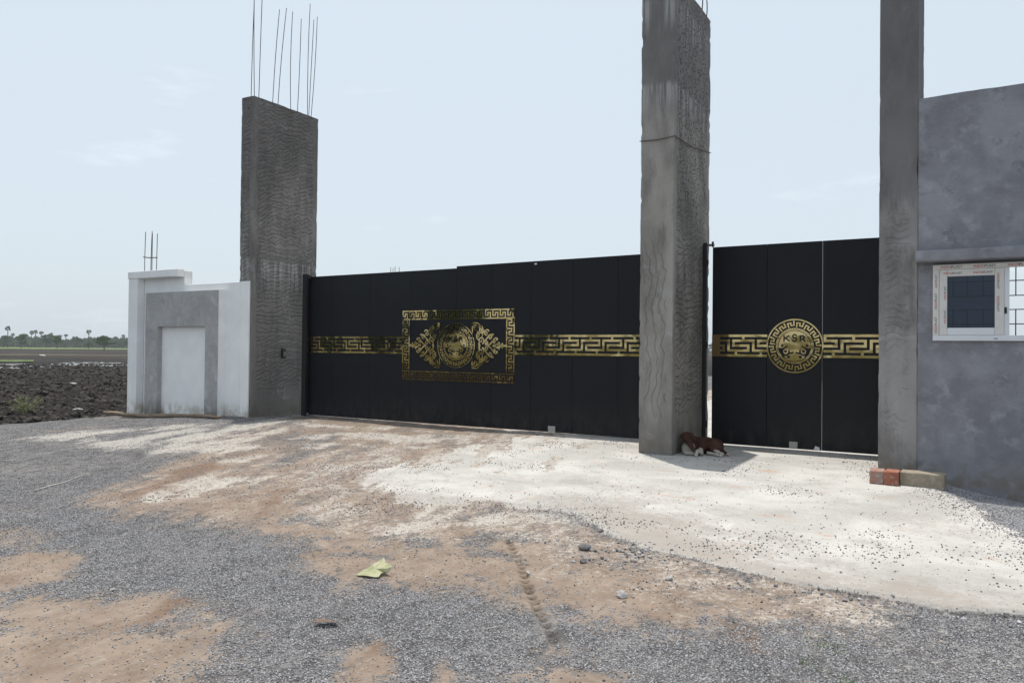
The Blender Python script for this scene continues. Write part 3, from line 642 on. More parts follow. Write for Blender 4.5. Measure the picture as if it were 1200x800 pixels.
# plaster patch, switch box and cable on the left column
box('switch_box', LX1+.004, LX1+.06, 11.80, 11.90, 1.25, 1.46, M['plastic_black'], colL, .005)
box('socket_cover', LX1+.0605, LX1+.068, 11.82, 11.88, 1.30, 1.40, M['wire'], colL)
tube('cable', [(LX1+.01, 11.98, 1.13), (LX1+.05, 12.05, 1.15), (LX1+.09, 12.2, 1.15), (LX1+.10, 12.4, 1.22), (LX1+.12, 12.5, 1.32), (LX1+.1, 12.52, 1.3)], .011, M['wire'], colL, 6)

# ------------------------------------------------------------------ white boundary wall with grey frame
ww = thing('boundary_wall', 'white plastered wall with stepped top and grey cement frame, left of the tall column', 'wall', (-15, 10.93, -.3))
box('body', -16.72, -14.97, 10.935, 11.14, -.3, 3.2, M['white'], ww, .006)
box('body', -14.968, -13.105, 10.935, 11.14, -.3, 2.88, M['white'], ww, .006)
box('body', -13.097, -12.835, 10.93, 10.965, -.3, 2.885, M['white'], ww, .004)
box('stile', -16.76, -16.42, 10.75, 10.93, -.3, 3.057, M['white'], ww, .006)
box('cap', -16.78, -14.97, 10.74, 10.932, 3.06, 3.225, M['white'], ww, .006)
bm = bmesh.new()
fr_ = [(-16.10, -15.65, -.3, 2.71), (-14.0, -13.585, -.3, 2.71), (-15.65, -14.0, 1.935, 2.71)]
# grey frame as one U-shaped block
pts = [(-16.10, -.3), (-15.65, -.3), (-15.65, 1.935), (-14.0, 1.935), (-14.0, -.3), (-13.585, -.3), (-13.585, 2.71), (-16.10, 2.71)]
fv = [bm.verts.new((p[0], 10.752, p[1])) for p in pts]; bv_ = [bm.verts.new((p[0], 10.93, p[1])) for p in pts]
bm.faces.new(fv); 
for i in range(8): bm.faces.new((fv[i], bv_[i], bv_[(i+1) % 8], fv[(i+1) % 8]))
bmesh.ops.recalc_face_normals(bm, faces=bm.faces); bm_obj('grey_frame', bm, M['cement_frame'], ww)
box('frame_cheek', -13.584, -13.570, 10.76, 10.934, -.3, 2.70, M['white'], ww)
box('niche_panel', -15.648, -14.002, 10.87, 10.931, -.3, 1.933, M['white'], ww)
for (xa, xb, za, zb) in ((-16.58, -16.56, 3.21, 4.2), (-16.34, -16.31, 3.21, 4.2), (-16.30, -16.30, 3.21, 4.15), (-16.13, -16.11, 3.21, 4.13)):
    rebar(ww, xa, 11.03, za, xb, 11.03, zb, .008, .005)
tube('rebar_tie', [(-16.62, 11.02, 3.60), (-16.36, 11.01, 3.57), (-16.09, 11.02, 3.56)], .012, M['rope'], ww, 5)

# ------------------------------------------------------------------ flat cut-sheet ornaments: filled cells of a pattern, extruded
def relief(name, mask, fn, mat, parent, yf=0, th=.004):
    """mask[row, col] filled cells; fn(u, v) -> (x, z) of cell corner; y front at yf"""
    R, Cc = mask.shape; V = []; F = []; idx = {}
    def vid(i, j, b):
        k = (i, j, b)
        if k not in idx:
            xx, zz = fn(j, i); idx[k] = len(V); V.append((xx, yf+(th if b else 0), zz))
        return idx[k]
    for i in range(R):
        j = 0
        while j < Cc:
            if mask[i, j]:
                j0 = j
                while j < Cc and mask[i, j]: j += 1
                for q in range(j0, j):
                    pass
                F.append(tuple(vid(i, q, 0) for q in range(j0, j+1))+tuple(vid(i+1, q, 0) for q in range(j, j0-1, -1)))
            else: j += 1
    pm = np.pad(mask, 1)
    for i in range(R):
        for j in range(Cc):
            if mask[i, j]:
                if not pm[i, j+1]: F.append((vid(i, j, 0), vid(i, j, 1), vid(i, j+1, 1), vid(i, j+1, 0)))
                if not pm[i+2, j+1]: F.append((vid(i+1, j, 0), vid(i+1, j+1, 0), vid(i+1, j+1, 1), vid(i+1, j, 1)))
                if not pm[i+1, j]: F.append((vid(i, j, 0), vid(i+1, j, 0), vid(i+1, j, 1), vid(i, j, 1)))
                if not pm[i+1, j+2]: F.append((vid(i, j+1, 0), vid(i, j+1, 1), vid(i+1, j+1, 1), vid(i+1, j+1, 0)))
    return mesh_obj(name, V, F, mat, parent)
KEY = ["##########", ".....#....", ".#########", ".#.......#", ".#######.#", ".......#.#", "########.#", "..#.......", "##########"]
KEY = np.array([[c == '#' for c in r] for r in KEY])
KEYS = np.array([[c == '#' for c in r] for r in ["######", "#.....", "#.###.", "#.#.#.", "###.#.", "....#.", "######"]])
def band(x0, x1, z0, z1, parent, mirror=False, name='key_band', off=0, yf=11.97):
    cell = (z1-z0)/9; n = int(round((x1-x0)/cell)); cell_x = (x1-x0)/n
    m = np.zeros((9, n), bool)
    for j in range(n): m[:, j] = KEY[:, ((n-1-j+off) if mirror else (j+off)) % 10]
    return relief(name, m, lambda u, v: (x0+u*cell_x, z1-v*(z1-z0)/9), M['gold'], parent, yf)
def seg_d(X, Z, a, b):
    ex, ez = b[0]-a[0], b[1]-a[1]; t = np.clip(((X-a[0])*ex+(Z-a[1])*ez)/(ex*ex+ez*ez+1e-12), 0, 1)
    return np.hypot(X-a[0]-t*ex, Z-a[1]-t*ez)
def poly_d(X, Z, pts):
    d = np.full(X.shape, 9.)
    for a, b in zip(pts[:-1], pts[1:]): d = np.minimum(d, seg_d(X, Z, a, b))
    return d
def arc(cx_, cz_, r, a0, a1, n=10): return [(cx_+r*math.cos(math.radians(a0+(a1-a0)*i/n)), cz_+r*math.sin(math.radians(a0+(a1-a0)*i/n))) for i in range(n+1)]
LET_K = [[(-.66, .67), (-.66, .32)], [(-.36, .67), (-.64, .47)], [(-.55, .52), (-.34, .32)]]
LET_S = [arc(0, .64, .11, 20, 180, 8)+arc(0, .64, .11, 180, 270, 4)+arc(0, .42, .12, 90, 0, 4)+arc(0, .42, .12, 0, -160, 8)]
LET_R = [[(.36, .32), (.36, .67)], [(.36, .67), (.52, .67)]+arc(.52, .58, .09, 90, -90, 8)+[(.36, .49)], [(.50, .49), (.64, .32)]]
def medallion(cx_, cz_, R, parent, n_keys=16, yf=11.966):
    ring = np.zeros((7, n_keys*6), bool)
    for j in range(n_keys*6): ring[:, j] = KEYS[:, j % 6]
    ring[0] = False; ring[6] = False
    nseg = n_keys*6
    def pol(r0, r1, rows): 
        return lambda u, v: (cx_+(r0+(r1-r0)*v/rows)*math.cos(2*math.pi*u/nseg), cz_+(r0+(r1-r0)*v/rows)*math.sin(2*math.pi*u/nseg))
    def pol_(name, mask, r0, r1, par=None): 
        rows, cols = mask.shape; V = []; F = []
        for i in range(rows):
            for j in range(cols):
                if mask[i, j]:
                    k = len(V)
                    for (uu, vv) in ((j, i), (j+1, i), (j+1, i+1), (j, i+1)):
                        rr = r0+(r1-r0)*vv/rows; a = 2*math.pi*uu/cols; V.append((cx_+rr*math.cos(a), yf, cz_+rr*math.sin(a)))
                    for q in range(4): V.append((V[k+q][0], yf+.004, V[k+q][2]))
                    F += [(k+3, k+2, k+1, k), (k, k+1, k+5, k+4), (k+1, k+2, k+6, k+5), (k+2, k+3, k+7, k+6), (k+3, k, k+4, k+7)]
        return mesh_obj(name, V, F, M['gold'], par or parent)
    md = pol_('medallion', np.ones((1, 96), bool), R, R*.955)
    pol_('key_ring', ring[1:6], R*.93, R*.69, md)
    pol_('bead_ring', np.array([[True]*128, [j % 2 == 0 for j in range(128)], [True]*128]), R*.665, R*.585, md)
    n = 110; r = R*.56; ax = (np.arange(n)+.5)/n*2-1; X, Z = np.meshgrid(ax, -ax)
    m = (X**2+Z**2) < 1
    low = (np.abs(X) > .62-.0*Z) & (Z < -.15) | ((Z < -.28) & (Z > -.62) & (np.abs(X) > .30)) 
    m2 = m & ~low
    for (px_, pz_, rr) in ((.78, .02, .155), (.56, -.36, .165), (.37, -.72, .21)):
        for s in (-1, 1): m2 |= ((X-s*px_)**2+(Z-pz_)**2 < rr**2) & m
    for (px_, pz_, rr) in ((.78, .02, .085), (.56, -.36, .095), (.37, -.72, .095)):
        for s in (-1, 1): m2 &= ~((X-s*px_)**2+(Z-pz_)**2 < rr**2)
    for s in (-1, 1):
        m2 &= ~(poly_d(X, Z, [(s*.70, -.17), (s*.46, -.02)]) < .045)
        m2 &= ~(poly_d(X, Z, [(s*.10, -.43), (s*.34, -.50), (s*.55, -.62)]) < .05)
    for st in LET_K+LET_S+LET_R: m2 &= ~(poly_d(X, Z, st) < .046)
    relief('crest', m2, lambda u, v: (cx_-r+2*r*u/n, cz_+r-2*r*v/n), M['gold'], md, yf-.002)
def spiral(cx_, cz_, r, a0, turns, sgn=1, tail=None, n=22):
    p = []
    for i in range(n+1):
        t = i/n; rr = r*(1-.82*t); a = math.radians(a0)+sgn*turns*2*math.pi*t; p.append((cx_+rr*math.cos(a), cz_+rr*math.sin(a)))
    return (tail or [])+p
def scrolls(cx_, cz_, parent, side_, yf=11.966):
    # unit frame: medallion edge at u=0, tip at u=1 ; v up
    n, mrow = 104, 96; us = (np.arange(n)+.5)/n; vs = 1-(np.arange(mrow)+.5)/mrow*2
    U, Vv = np.meshgrid(us, vs); A = np.abs(Vv)
    X = U*.80; Z = A*.44; m = np.zeros(U.shape, bool)
    def st(pts, w): 
        nonlocal m; m |= poly_d(X, Z, pts) < w
    st(spiral(.085, .335, .070, 200, 1.3, -1), .012); st(spiral(.03, .415, .025, 0, 1., 1), .008)
    st(arc(.09, .33, .105, 150, 20), .010)
    st([(.15, .36), (.20, .375), (.235, .36), (.25, .33)], .014)
    st(spiral(.235, .285, .060, 120, 1.25, 1), .012)
    st(arc(.12, .22, .13, 85, -20), .012); st(spiral(.135, .20, .055, 90, 1.2, -1), .011)
    st(spiral(.33, .235, .050, 100, 1.2, 1), .011)
    st([(.24, .235), (.30, .29), (.36, .30), (.39, .275)], .012)
    st(spiral(.215, .10, .070, -60, 1.25, 1), .012); st(arc(.08, .05, .10, 70, -40), .011)
    st([(.27, .05), (.33, .12), (.40, .20), (.46, .215)], .013)
    st(spiral(.415, .155, .046, 150, 1.2, -1), .011); st(spiral(.47, .20, .026, 20, 1.1, 1), .009)
    st(spiral(.33, .045, .043, 100, 1.1, -1), .011); st([(.36, .0), (.42, .03), (.47, .09), (.52, .14), (.55, .15)], .012)
    st(spiral(.50, .075, .038, 120, 1.2, -1), .010); st(spiral(.57, .115, .024, 40, 1.1, 1), .008)
    st([(.48, .0), (.56, .03), (.64, .012), (.78, .0)], .013)
    st(spiral(.605, .055, .028, 200, 1.1, 1), .009); st(spiral(.68, .035, .020, 200, 1.1, 1), .008)
    st([(.16, .04), (.20, .0)], .012); st([(.0, .36), (.02, .30), (.015, .24)], .010)
    w = .80/n
    if side_ > 0: return relief('scroll_ornament', m, lambda u, v: (cx_+.80*u/n, cz_+.44*(1-2*v/mrow)), M['gold'], parent, yf)
    return relief('scroll_ornament', m[:, ::-1], lambda u, v: (cx_-.80+.80*u/n, cz_+.44*(1-2*v/mrow)), M['gold'], parent, yf)

# ------------------------------------------------------------------ sliding gate
YG = 11.98
sg = thing('sliding_gate', 'wide black panelled gate with gold rectangular ornament, between the left and middle columns', 'gate', (-8.2, YG, .04))
seams = [-12.22, -11.47, -10.42, -9.36, -8.26, -7.46, -6.61, -5.77, -4.92, -3.98]
def gate_top(x): return 3.035+(x+12.2)*.0028 if x < -8.26 else 3.085+(x+8.26)*.0075
for a, b in zip(seams[:-1], seams[1:]):
    V = []; za, zb = (gate_top(a+.001), gate_top(b-.001)); g = .003; zl = .03
    for yy in (YG, YG+.06): V += [(a+g, yy, zl+.0), (b-g, yy, zl), (b-g, yy, zb), (a+g, yy, za)]
    mesh_obj('panel', V, [(0, 1, 2, 3), (5, 4, 7, 6), (3, 2, 6, 7), (0, 4, 5, 1), (0, 3, 7, 4), (1, 5, 6, 2)], M['black'], sg)
box('back_frame', -12.03, -3.99, YG+.062, YG+.12, .06, 3.0, M['black_frame'], sg)
band(-12.19, -9.56, 1.385, 1.735, sg)
band(-6.94, -3.99, 1.40, 1.765, sg, mirror=True)
# rectangular border of small keys
BX0, BX1, BZ0, BZ1, BW = -9.555, -6.945, .872, 2.25, .185
cs = BW/7
def border(name, L_, place, mirror=False):
    n = int(round(L_/cs/6))*6; m = np.zeros((7, n), bool)
    for j in range(n): m[:, j] = KEYS[:, j % 6]
    m[:, -1] |= False
    return relief(name, m, place(n), M['gold'], sg, YG-.010)
border('border_top', BX1-BX0, lambda n: (lambda u, v: (BX0+(BX1-BX0)*u/n, BZ1-v*cs)))
border('border_bottom', BX1-BX0, lambda n: (lambda u, v: (BX0+(BX1-BX0)*u/n, BZ0+BW-v*cs)))
def vert_border(name, x0):
    L_ = BZ1-BZ0-2*BW; n = int(round(L_/cs/6))*6; m = np.zeros((n, 7), bool)
    for j in range(n): m[j] = KEYS[:, j % 6]
    relief(name, m, lambda u, v: (x0+u*cs, BZ1-BW-.001-(L_-.002)*v/n), M['gold'], sg, YG-.010)
vert_border('border_left', BX0); vert_border('border_right', BX1-BW)
medallion(-8.25, 1.562, .435, sg, 18)
scrolls(-8.25+.36, 1.562, sg, 1); scrolls(-8.25-.36, 1.562, sg, -1)
box('floor_bracket', -6.23, -6.09, YG-.03, YG-.002, .035, .14, M['plate'], sg, .003)
box('sticker', -6.55, -6.50, YG-.003, YG-.001, 3.035, 3.06, M['upvc'], sg)
gp = thing('gate_post', 'thin black steel post at the left column, catching the wide gate', 'post', (-12.18, 12.0, 0), 'black steel gate posts')
box('post', -12.24, -12.12, 11.86, 11.94, -.05, 3.09, M['black_frame'], gp, .004)
box('latch', -12.119, -12.03, 11.88, 11.93, 3.0, 3.06, M['black_frame'], gp, .004)
tube('track_wheel', [(-12.10, 11.90, .04), (-12.10, 11.94, .04)], .035, M['wire'], gp, 10)

# ------------------------------------------------------------------ pedestrian gate
pg = thing('pedestrian_gate', 'narrower black gate with gold KSR medallion, between the middle column and the guard room', 'gate', (-2.1, YG, .05))
ps = [-3.315, -2.47, -1.675, -.80]
for a, b in zip(ps[:-1], ps[1:]):
    bl = box('panel', a+.003, b-.005, YG, YG+.05, .045, 3.155, M['black'], pg)
box('back_frame', -3.30, -1.70, YG+.052, YG+.1, .07, 3.12, M['black_frame'], pg)
box('back_frame', -1.655, -.80, YG+.052, YG+.1, .07, 3.12, M['black_frame'], pg)
box('band_end', -3.313, -3.185, YG-.006, YG-.001, 1.42, 1.765, M['gold_dull'], pg)
band(-3.183, -2.462, 1.42, 1.765, pg, off=6)
band(-1.655, -.80, 1.42, 1.765, pg, mirror=True, off=4)
medallion(-2.062, 1.592, .408, pg, 16)
box('floor_bracket', -2.13, -2.01, YG-.03, YG-.002, .055, .15, M['plate'], pg, .003)
mesh_obj('cable_tag', [(-1.78, YG-.02, .06), (-1.70, YG-.025, .05), (-1.70, YG-.02, .09), (-1.76, YG-.01, .11)], [(0, 1, 2, 3)], M['upvc'], pg)
gp2 = thing('gate_post', 'black steel hinge post against the middle column, left of the small gate', 'post', (-3.4, 12.0, 0), 'black steel gate posts')
box('post', -3.435, -3.375, 11.86, 11.94, -.05, 3.22, M['black_frame'], gp2, .004)
box('hinge', -3.374, -3.27, 11.885, 11.93, 3.165, 3.20, M['wire'], gp2, .004)
tube('hinge_pin', [(-3.29, 11.90, 3.15), (-3.29, 11.90, 3.235)], .018, M['black_frame'], gp2, 8)
for zz in (.35, 1.6, 2.9): tube('hinge_barrel', [(-3.372, 11.90, zz-.05), (-3.372, 11.90, zz+.05)], .012, M['black_frame'], gp2, 8)

# ------------------------------------------------------------------ guard room
gr = thing('guard_room', 'bare grey cement guard room wall with a new white window, at the right edge', 'building', (1.5, 10.21, -.4))
WX0, WX1, WZ0, WZ1 = -.207, 1.30, 1.65, 2.54
YW = 10.215
def wall_piece(x0, x1, z0, z1, parent, seed, slope=0):
    nx = max(2, int((x1-x0)/.08)); nz = max(2, int((z1-z0)/.08)); V = []; F = []
    for i in range(nz+1):
        for j in range(nx+1):
            xx = x0+(x1-x0)*j/nx; zz = z0+(z1-z0)*i/nz
            d = float(fbm(np.array([xx*1.3]), np.array([zz*1.3+3]), 3)[0])*.010
            tz = float(fbm(np.array([xx*3.]), np.array([2.]), 3)[0])*.012 if (i == nz and z1 > 4) else 0
            V.append((xx, YW-d*(0 < i < nz or z1 > 4), zz+tz))
    k = len(V)
    for i in range(nz+1):
        for j in range(nx+1): v = V[i*(nx+1)+j]; V.append((v[0], YW+.2, v[2]))
    q = lambda i, j, b: b*k+i*(nx+1)+j
    for i in range(nz):
        for j in range(nx):
            F.append((q(i, j, 0), q(i, j+1, 0), q(i+1, j+1, 0), q(i+1, j, 0))); F.append((q(i, j, 1), q(i+1, j, 1), q(i+1, j+1, 1), q(i, j+1, 1)))
    for j in range(nx): F.append((q(nz, j, 0), q(nz, j+1, 0), q(nz, j+1, 1), q(nz, j, 1))); F.append((q(0, j, 0), q(0, j, 1), q(0, j+1, 1), q(0, j+1, 0)))
    for i in range(nz): F.append((q(i, 0, 0), q(i+1, 0, 0), q(i+1, 0, 1), q(i, 0, 1))); F.append((q(i, nx, 0), q(i, nx, 1), q(i+1, nx, 1), q(i+1, nx, 0)))
    return V, F
V = []; F = []
for i, a in enumerate(((RX1+.001, 5.0, WZ1, 4.55), (RX1+.001, 5.0, -.4, WZ0), (RX1+.001, WX0, WZ0, WZ1), (WX1, 5.0, WZ0, WZ1))):
    v, f = wall_piece(*a, gr, i); k = len(V); V += v; F += [tuple(q+k for q in t) for t in f]
mesh_obj('front_wall', V, F, M['cement'], gr)
box('side_wall', 4.8, 5.0, YW+.201, 14.0, -.4, 4.5, M['cement'], gr)
box('back_wall', RX1+.002, .56, 13.8, 14.0, -.4, 4.5, M['cement'], gr)
box('back_wall', .56, 4.79, 13.8, 14.0, -.4, 1.2, M['cement'], gr)
box('ledge', -.385, 2.2, 10.03, 10.207, 2.575, 2.70, M['cement'], gr, .008)
win = box('window', WX0, WX1, 10.17, 10.23, WZ0, WZ0+.062, M['upvc'], gr, .003)
def wpart(name, x0, x1, y0, y1, z0, z1, mat, bev=.003):
    o = box(name, x0, x1, y0, y1, z0, z1, mat, None, bev); o.parent = win; return o
def wfix(o):
    off = Vector(gr.location); o.data.transform(Matrix.Translation(-off)); o.parent = win; return o
def wbox(name, x0, x1, y0, y1, z0, z1, mat, bev=.003): return wfix(box(name, x0, x1, y0, y1, z0, z1, mat, None, bev))
wbox('frame_top', WX0, WX1, 10.17, 10.23, WZ1-.055, WZ1, M['upvc_film'])
wbox('frame_stile', WX0, WX0+.062, 10.171, 10.23, WZ0+.0625, WZ1-.0555, M['upvc_film'])
wbox('frame_stile', WX1-.062, WX1, 10.171, 10.23, WZ0+.0625, WZ1-.0555, M['upvc_film'])
sx0, sx1, sz0, sz1 = -.143, .50, 1.714, 2.483
wbox('sash_stile', sx0, -.06, 10.178, 10.205, sz0, sz1, M['upvc_film'], .005)
wbox('sash_stile', .41, sx1, 10.178, 10.205, sz0, sz1, M['upvc_film'], .005)
wbox('sash_rail', -.0595, .4095, 10.1785, 10.205, 2.40, sz1, M['upvc_film'], .005)
wbox('sash_rail', -.0595, .4095, 10.1785, 10.205, sz0, 1.80, M['upvc'], .005)
wbox('sash_return', .5005, .55, 10.19, 10.225, sz0, sz1, M['upvc'], .002)
wbox('glass_pane', -.0595, .4095, 10.190, 10.194, 1.80, 2.40, M['glass'], 0)
wbox('lock', .502, .525, 10.178, 10.1898, 1.96, 2.03, M['plastic_black'], .002)
wbox('sash_stile', .93, 1.0, 10.208, 10.228, sz0, sz1, M['upvc'], .003)
wbox('drain_slot', .40, .44, 10.1685, 10.1695, 1.672, 1.680, M['plastic_black'], 0)
def gbar(x0, x1, z0, z1, w=.011, y=10.29, par=None, name='bar'):
    if x1-x0 > z1-z0: o = box(name, x0, x1, y, y+.012, z0-w/2, z0+w/2, M['grille'])
    else: o = box(name, x0-w/2, x0+w/2, y-.013, y-.001, z0, z1, M['grille'])
    o.data.transform(Matrix.Translation(-Vector(gr.location))); o.parent = par or grl; return o
grl = gbar(-.19, 1.29, 1.69, 1.69, par=gr, name='window_grille')
hz = [2.34, 2.17, 2.01, 1.845]
for z in [2.5]+hz: gbar(-.19, 1.29, z, z)
for x in (.0, .145, .30, .45, .615, .77, .92, 1.07, 1.2):
    gbar(x, x, 2.17, 2.5); gbar(x, x, 1.69, 2.01)
def text(s, size, loc, mat, rot_y=0, parent=win, name='printed_lettering'):
    cu = bpy.data.curves.new('tmp', 'FONT'); cu.body = s; cu.size = size; cu.extrude = .0002
    o = bpy.data.objects.new('tmp', cu); C.objects.link(o)
    bpy.context.view_layer.update(); dg = bpy.context.evaluated_depsgraph_get()
    me = bpy.data.meshes.new_from_object(o.evaluated_get(dg)); bpy.data.objects.remove(o)
    me.transform(Matrix.Translation(Vector(loc)-Vector(gr.location)) @ Euler((math.pi/2, 0, 0)).to_matrix().to_4x4() @ Euler((0, 0, rot_y)).to_matrix().to_4x4())
    me.materials.clear(); me.materials.append(mat); return link(bpy.data.objects.new(name, me), parent)
def mark(x, z, rot=0, h=.028, y=10.1685):
    text('INDO', h, (x, y, z), M['print_red'], rot)
    dx, dz = math.cos(rot), math.sin(rot); w = h*2.55
    text('PLAST', h, (x+dx*w, y, z+dz*w), M['print_green'], rot)
for xx in (-.13, .20, .53, .86): mark(xx, 2.494, 0, .042)
mark(-.10, 2.425, 0, .036, 10.1765); mark(.20, 2.425, 0, .036, 10.1765)
mark(-.163, 1.74, math.pi/2, .036, 10.1695); mark(-.163, 2.02, math.pi/2, .036, 10.1695); mark(-.163, 2.27, math.pi/2, .03, 10.1695)
mark(-.072, 1.85, math.pi/2, .030, 10.1765); mark(-.072, 2.13, math.pi/2, .030, 10.1765); mark(.43, 2.42, -math.pi/2, .034, 10.1765); mark(.43, 2.16, -math.pi/2, .034, 10.1765)

# ------------------------------------------------------------------ bricks, block, log, leaf, stones, twigs
def brick_mat(name, a, b, worn):
    m = NM(name); P = m.co('Object'); n = m.noise(P, 9, 5, .65)
    c = m.mix(m.rng(n, .35, .65), a, b); c = m.mix(m.ma('MULTIPLY', m.rng(m.noise(P, 16, 4, .7), .5, .66), .7), c, worn)
    return m.fin(c, .92, .2, normal=m.bump(m.noise(P, 70, 4, .7), .6, .006))
M['brick_a'] = brick_mat('worn_brick_mortar', (.33, .18, .135), (.29, .21, .18), (.38, .36, .35))
M['brick_b'] = brick_mat('red_brick', (.32, .135, .088), (.25, .095, .065), (.38, .28, .23))
M['block'] = brick_mat('fly_ash_block', (.30, .26, .20), (.24, .205, .16), (.36, .32, .26))
def rough_block(name, label, cat, x, y, z, sx, sy_, sz, rz, mat, seed, group=None):
    bm = bmesh.new(); box_bm(bm, -sx/2, sx/2, -sy_/2, sy_/2, 0, sz, .008)
    bmesh.ops.subdivide_edges(bm, edges=[e for e in bm.edges if e.calc_length() > .05], cuts=4, use_grid_fill=True)
    r = random.Random(seed)
    for v in bm.verts:
        v.co += Vector((r.gauss(0, .0022), r.gauss(0, .0022), r.gauss(0, .0022)))
    me = bpy.data.meshes.new(name); bm.to_mesh(me); bm.free(); me.materials.append(mat)
    o = bpy.data.objects.new(name, me); o.location = (x, y, z); o.rotation_euler = (0, 0, rz); C.objects.link(o); tag(o, label, cat, group); return o
GZ = lambda x, y: float(yard_h(np.array([float(x)]), np.array([float(y)]))[0])
zb = GZ(-.6, 9.5)-.004
rough_block('brick', 'leftmost worn red brick smeared with grey mortar, at the foot of the right column', 'brick', -.745, 9.62, zb, .148, .24, .155, .03, M['brick_a'], 1, 'bricks at the column foot')
rough_block('brick', 'bright red brick between the mortared brick and the long tan block', 'brick', -.590, 9.60, zb, .146, .24, .16, -.05, M['brick_b'], 2, 'bricks at the column foot')
rough_block('building_block', 'long tan cement block lying against the red bricks by the grey wall', 'block', -.285, 9.66, zb-.01, .44, .22, .17, -.10, M['block'], 3)

def log_mat():
    m = NM('weathered_wood'); P = m.co('Object'); n = m.noise(m.map(P, (1, 14, 14)), 3, 5, .6)
    return m.fin(m.mix(m.rng(n, .35, .65), (.16, .115, .08), (.30, .235, .17)), .9, .2, normal=m.bump(n, .5, .01))
M['wood'] = log_mat()
lp = [(-17.45, 10.62, -.09), (-16.9, 10.56, -.06), (-16.3, 10.52, -.07), (-15.4, 10.50, -.045), (-14.4, 10.49, -.03), (-13.6, 10.46, -.005), (-13.12, 10.45, .0)]
lp = [(a, b, (max(GZ(a, b), -.22)+.035) if a > -16.6 else -.10+.02*i) for i, (a, b, c) in enumerate(lp)]
o = tube('timber_pole', lp, [.028, .045, .042, .048, .040, .043, .036], M['wood'], None, 9); tag(o, 'weathered timber pole lying along the foot of the white wall', 'pole')
leaf_m = NM('pale_dry_leaf'); lc = leaf_m.mix(leaf_m.rng(leaf_m.noise(leaf_m.co('Object'), 14, 4), .35, .65), (.31, .32, .18), (.40, .395, .25)); M['leaf'] = leaf_m.fin(lc, .7, .3)
def leaf():
    out = [(-.135, .0, .012), (-.08, .03, .03), (-.02, .055, .05), (.035, .125, .06), (.055, .15, .055), (.072, .10, .03), (.095, .05, .05), (.125, .015, .04), (.10, .005, .015), (.06, .012, .010), (.045, -.02, .012), (.03, -.055, .010), (-.04, -.05, .014), (-.105, -.03, .02)]
    c = [(.0, .02, .032), (.035, .04, .03)]
    V = [Vector(p) for p in out]+[Vector(c[0])]
    k = len(out); F = [(k, i, (i+1) % k) for i in range(k)]
    bm = bmesh.new(); vs = [bm.verts.new(v*.93) for v in V]
    for f in F: bm.faces.new([vs[i] for i in f])
    bmesh.ops.subdivide_edges(bm, edges=bm.edges, cuts=2, use_grid_fill=True)
    for v in bm.verts: v.co.z += .004*math.sin(v.co.x*60+v.co.y*40)
    bmesh.ops.solidify(bm, geom=bm.faces, thickness=.0012)
    me = bpy.data.meshes.new('fallen_leaf'); bm.to_mesh(me); bm.free(); me.materials.append(M['leaf'])
    o = bpy.data.objects.new('fallen_leaf', me); C.objects.link(o)
    o.location = (-3.27, 3.84, GZ(-3.27, 3.84)+.008); o.rotation_euler = (.15, -.05, YAW+.10)
    return tag(o, 'large crumpled yellow-green leaf lying on the gravel in the foreground', 'leaf')
leaf()
def stone(px_, py_, s, label, seed, col=None, flat=.65, name='stone'):
    me = rock_mesh(name, seed, 2, flat, col or M['stone'], .12)
    o = bpy.data.objects.new(name, me); C.objects.link(o); o.location = (px_, py_, GZ(px_, py_)+s*.35); o.scale = (s*1.15, s*.9, s*.9); o.rotation_euler = (0, 0, seed*1.3)
    return tag(o, label, 'stone', 'larger loose stones on the ground')
M['stone_pale'] = simple('pale_stone', (.30, .29, .285), .9, .2, 0, .25, 30)
M['stone_dark'] = simple('dark_stone', (.13, .125, .125), .9, .2, 0, .3, 30)
stone(-1.73, 4.30, .042, 'lone pale grey stone on red earth, nearest the camera of the larger stones', 101, M['stone_pale'])
stone(-2.38, 5.18, .050, 'dark grey stone at the left end of the rubble patch', 102, M['stone_dark'])
stone(-2.24, 4.86, .034, 'small dark stone sitting just above the tyre print', 103, M['stone_dark'])
stone(-2.31, 4.83, .024, 'tiny pale stone touching the small dark stone above the tyre print', 104, M['stone_pale'])
stone(-2.50, 5.75, .026, 'small round stone at the slab edge, farthest back of the larger stones', 105, M['stone_dark'])
stone(-1.95, 5.08, .030, 'grey stone alone between the rubble patch and the slab', 106, M['stone_pale'])
stone(-1.60, 4.80, .028, 'grey stone right of the rubble patch on bare earth', 107, M['stone_pale'])
stone(-4.45, 2.78, .02, 'small tan pebble lying on the red earth at lower left', 108, M['stone_pale'])
o = tube('twig', [(-8.05, 4.18, GZ(-8.05, 4.18)+.01), (-8.2, 4.42, GZ(-8.2, 4.42)+.02), (-8.28, 4.60, GZ(-8.28, 4.6)+.015), (-8.42, 4.95, GZ(-8.42, 4.95)+.06)], [.006, .007, .006, .003], simple('pale_twig', (.42, .40, .36), .8), None, 5); tag(o, 'pale bent twig lying on the grey gravel left of the earth streak', 'twig')
o = tube('dry_stick', [(-2.16, 3.42, GZ(-2.16, 3.42)+.006), (-2.09, 3.50, GZ(-2.09, 3.5)+.014)], [.003, .002], bpy.data.materials['pale_twig'], None, 5); tag(o, 'short pale stick on the foreground gravel', 'stick')
o = mesh_obj('dead_leaf', [(-2.98, 2.98, .03), (-2.90, 3.00, .045), (-2.84, 3.06, .03), (-2.90, 3.08, .02), (-2.97, 3.04, .035)], [(0, 1, 4), (1, 3, 4), (1, 2, 3)], simple('brown_dead_leaf', (.16, .10, .07), .8)); o.location.z = GZ(-2.9, 3.0)-.005; tag(o, 'small curled brown leaf beside the red earth at lower left', 'leaf')
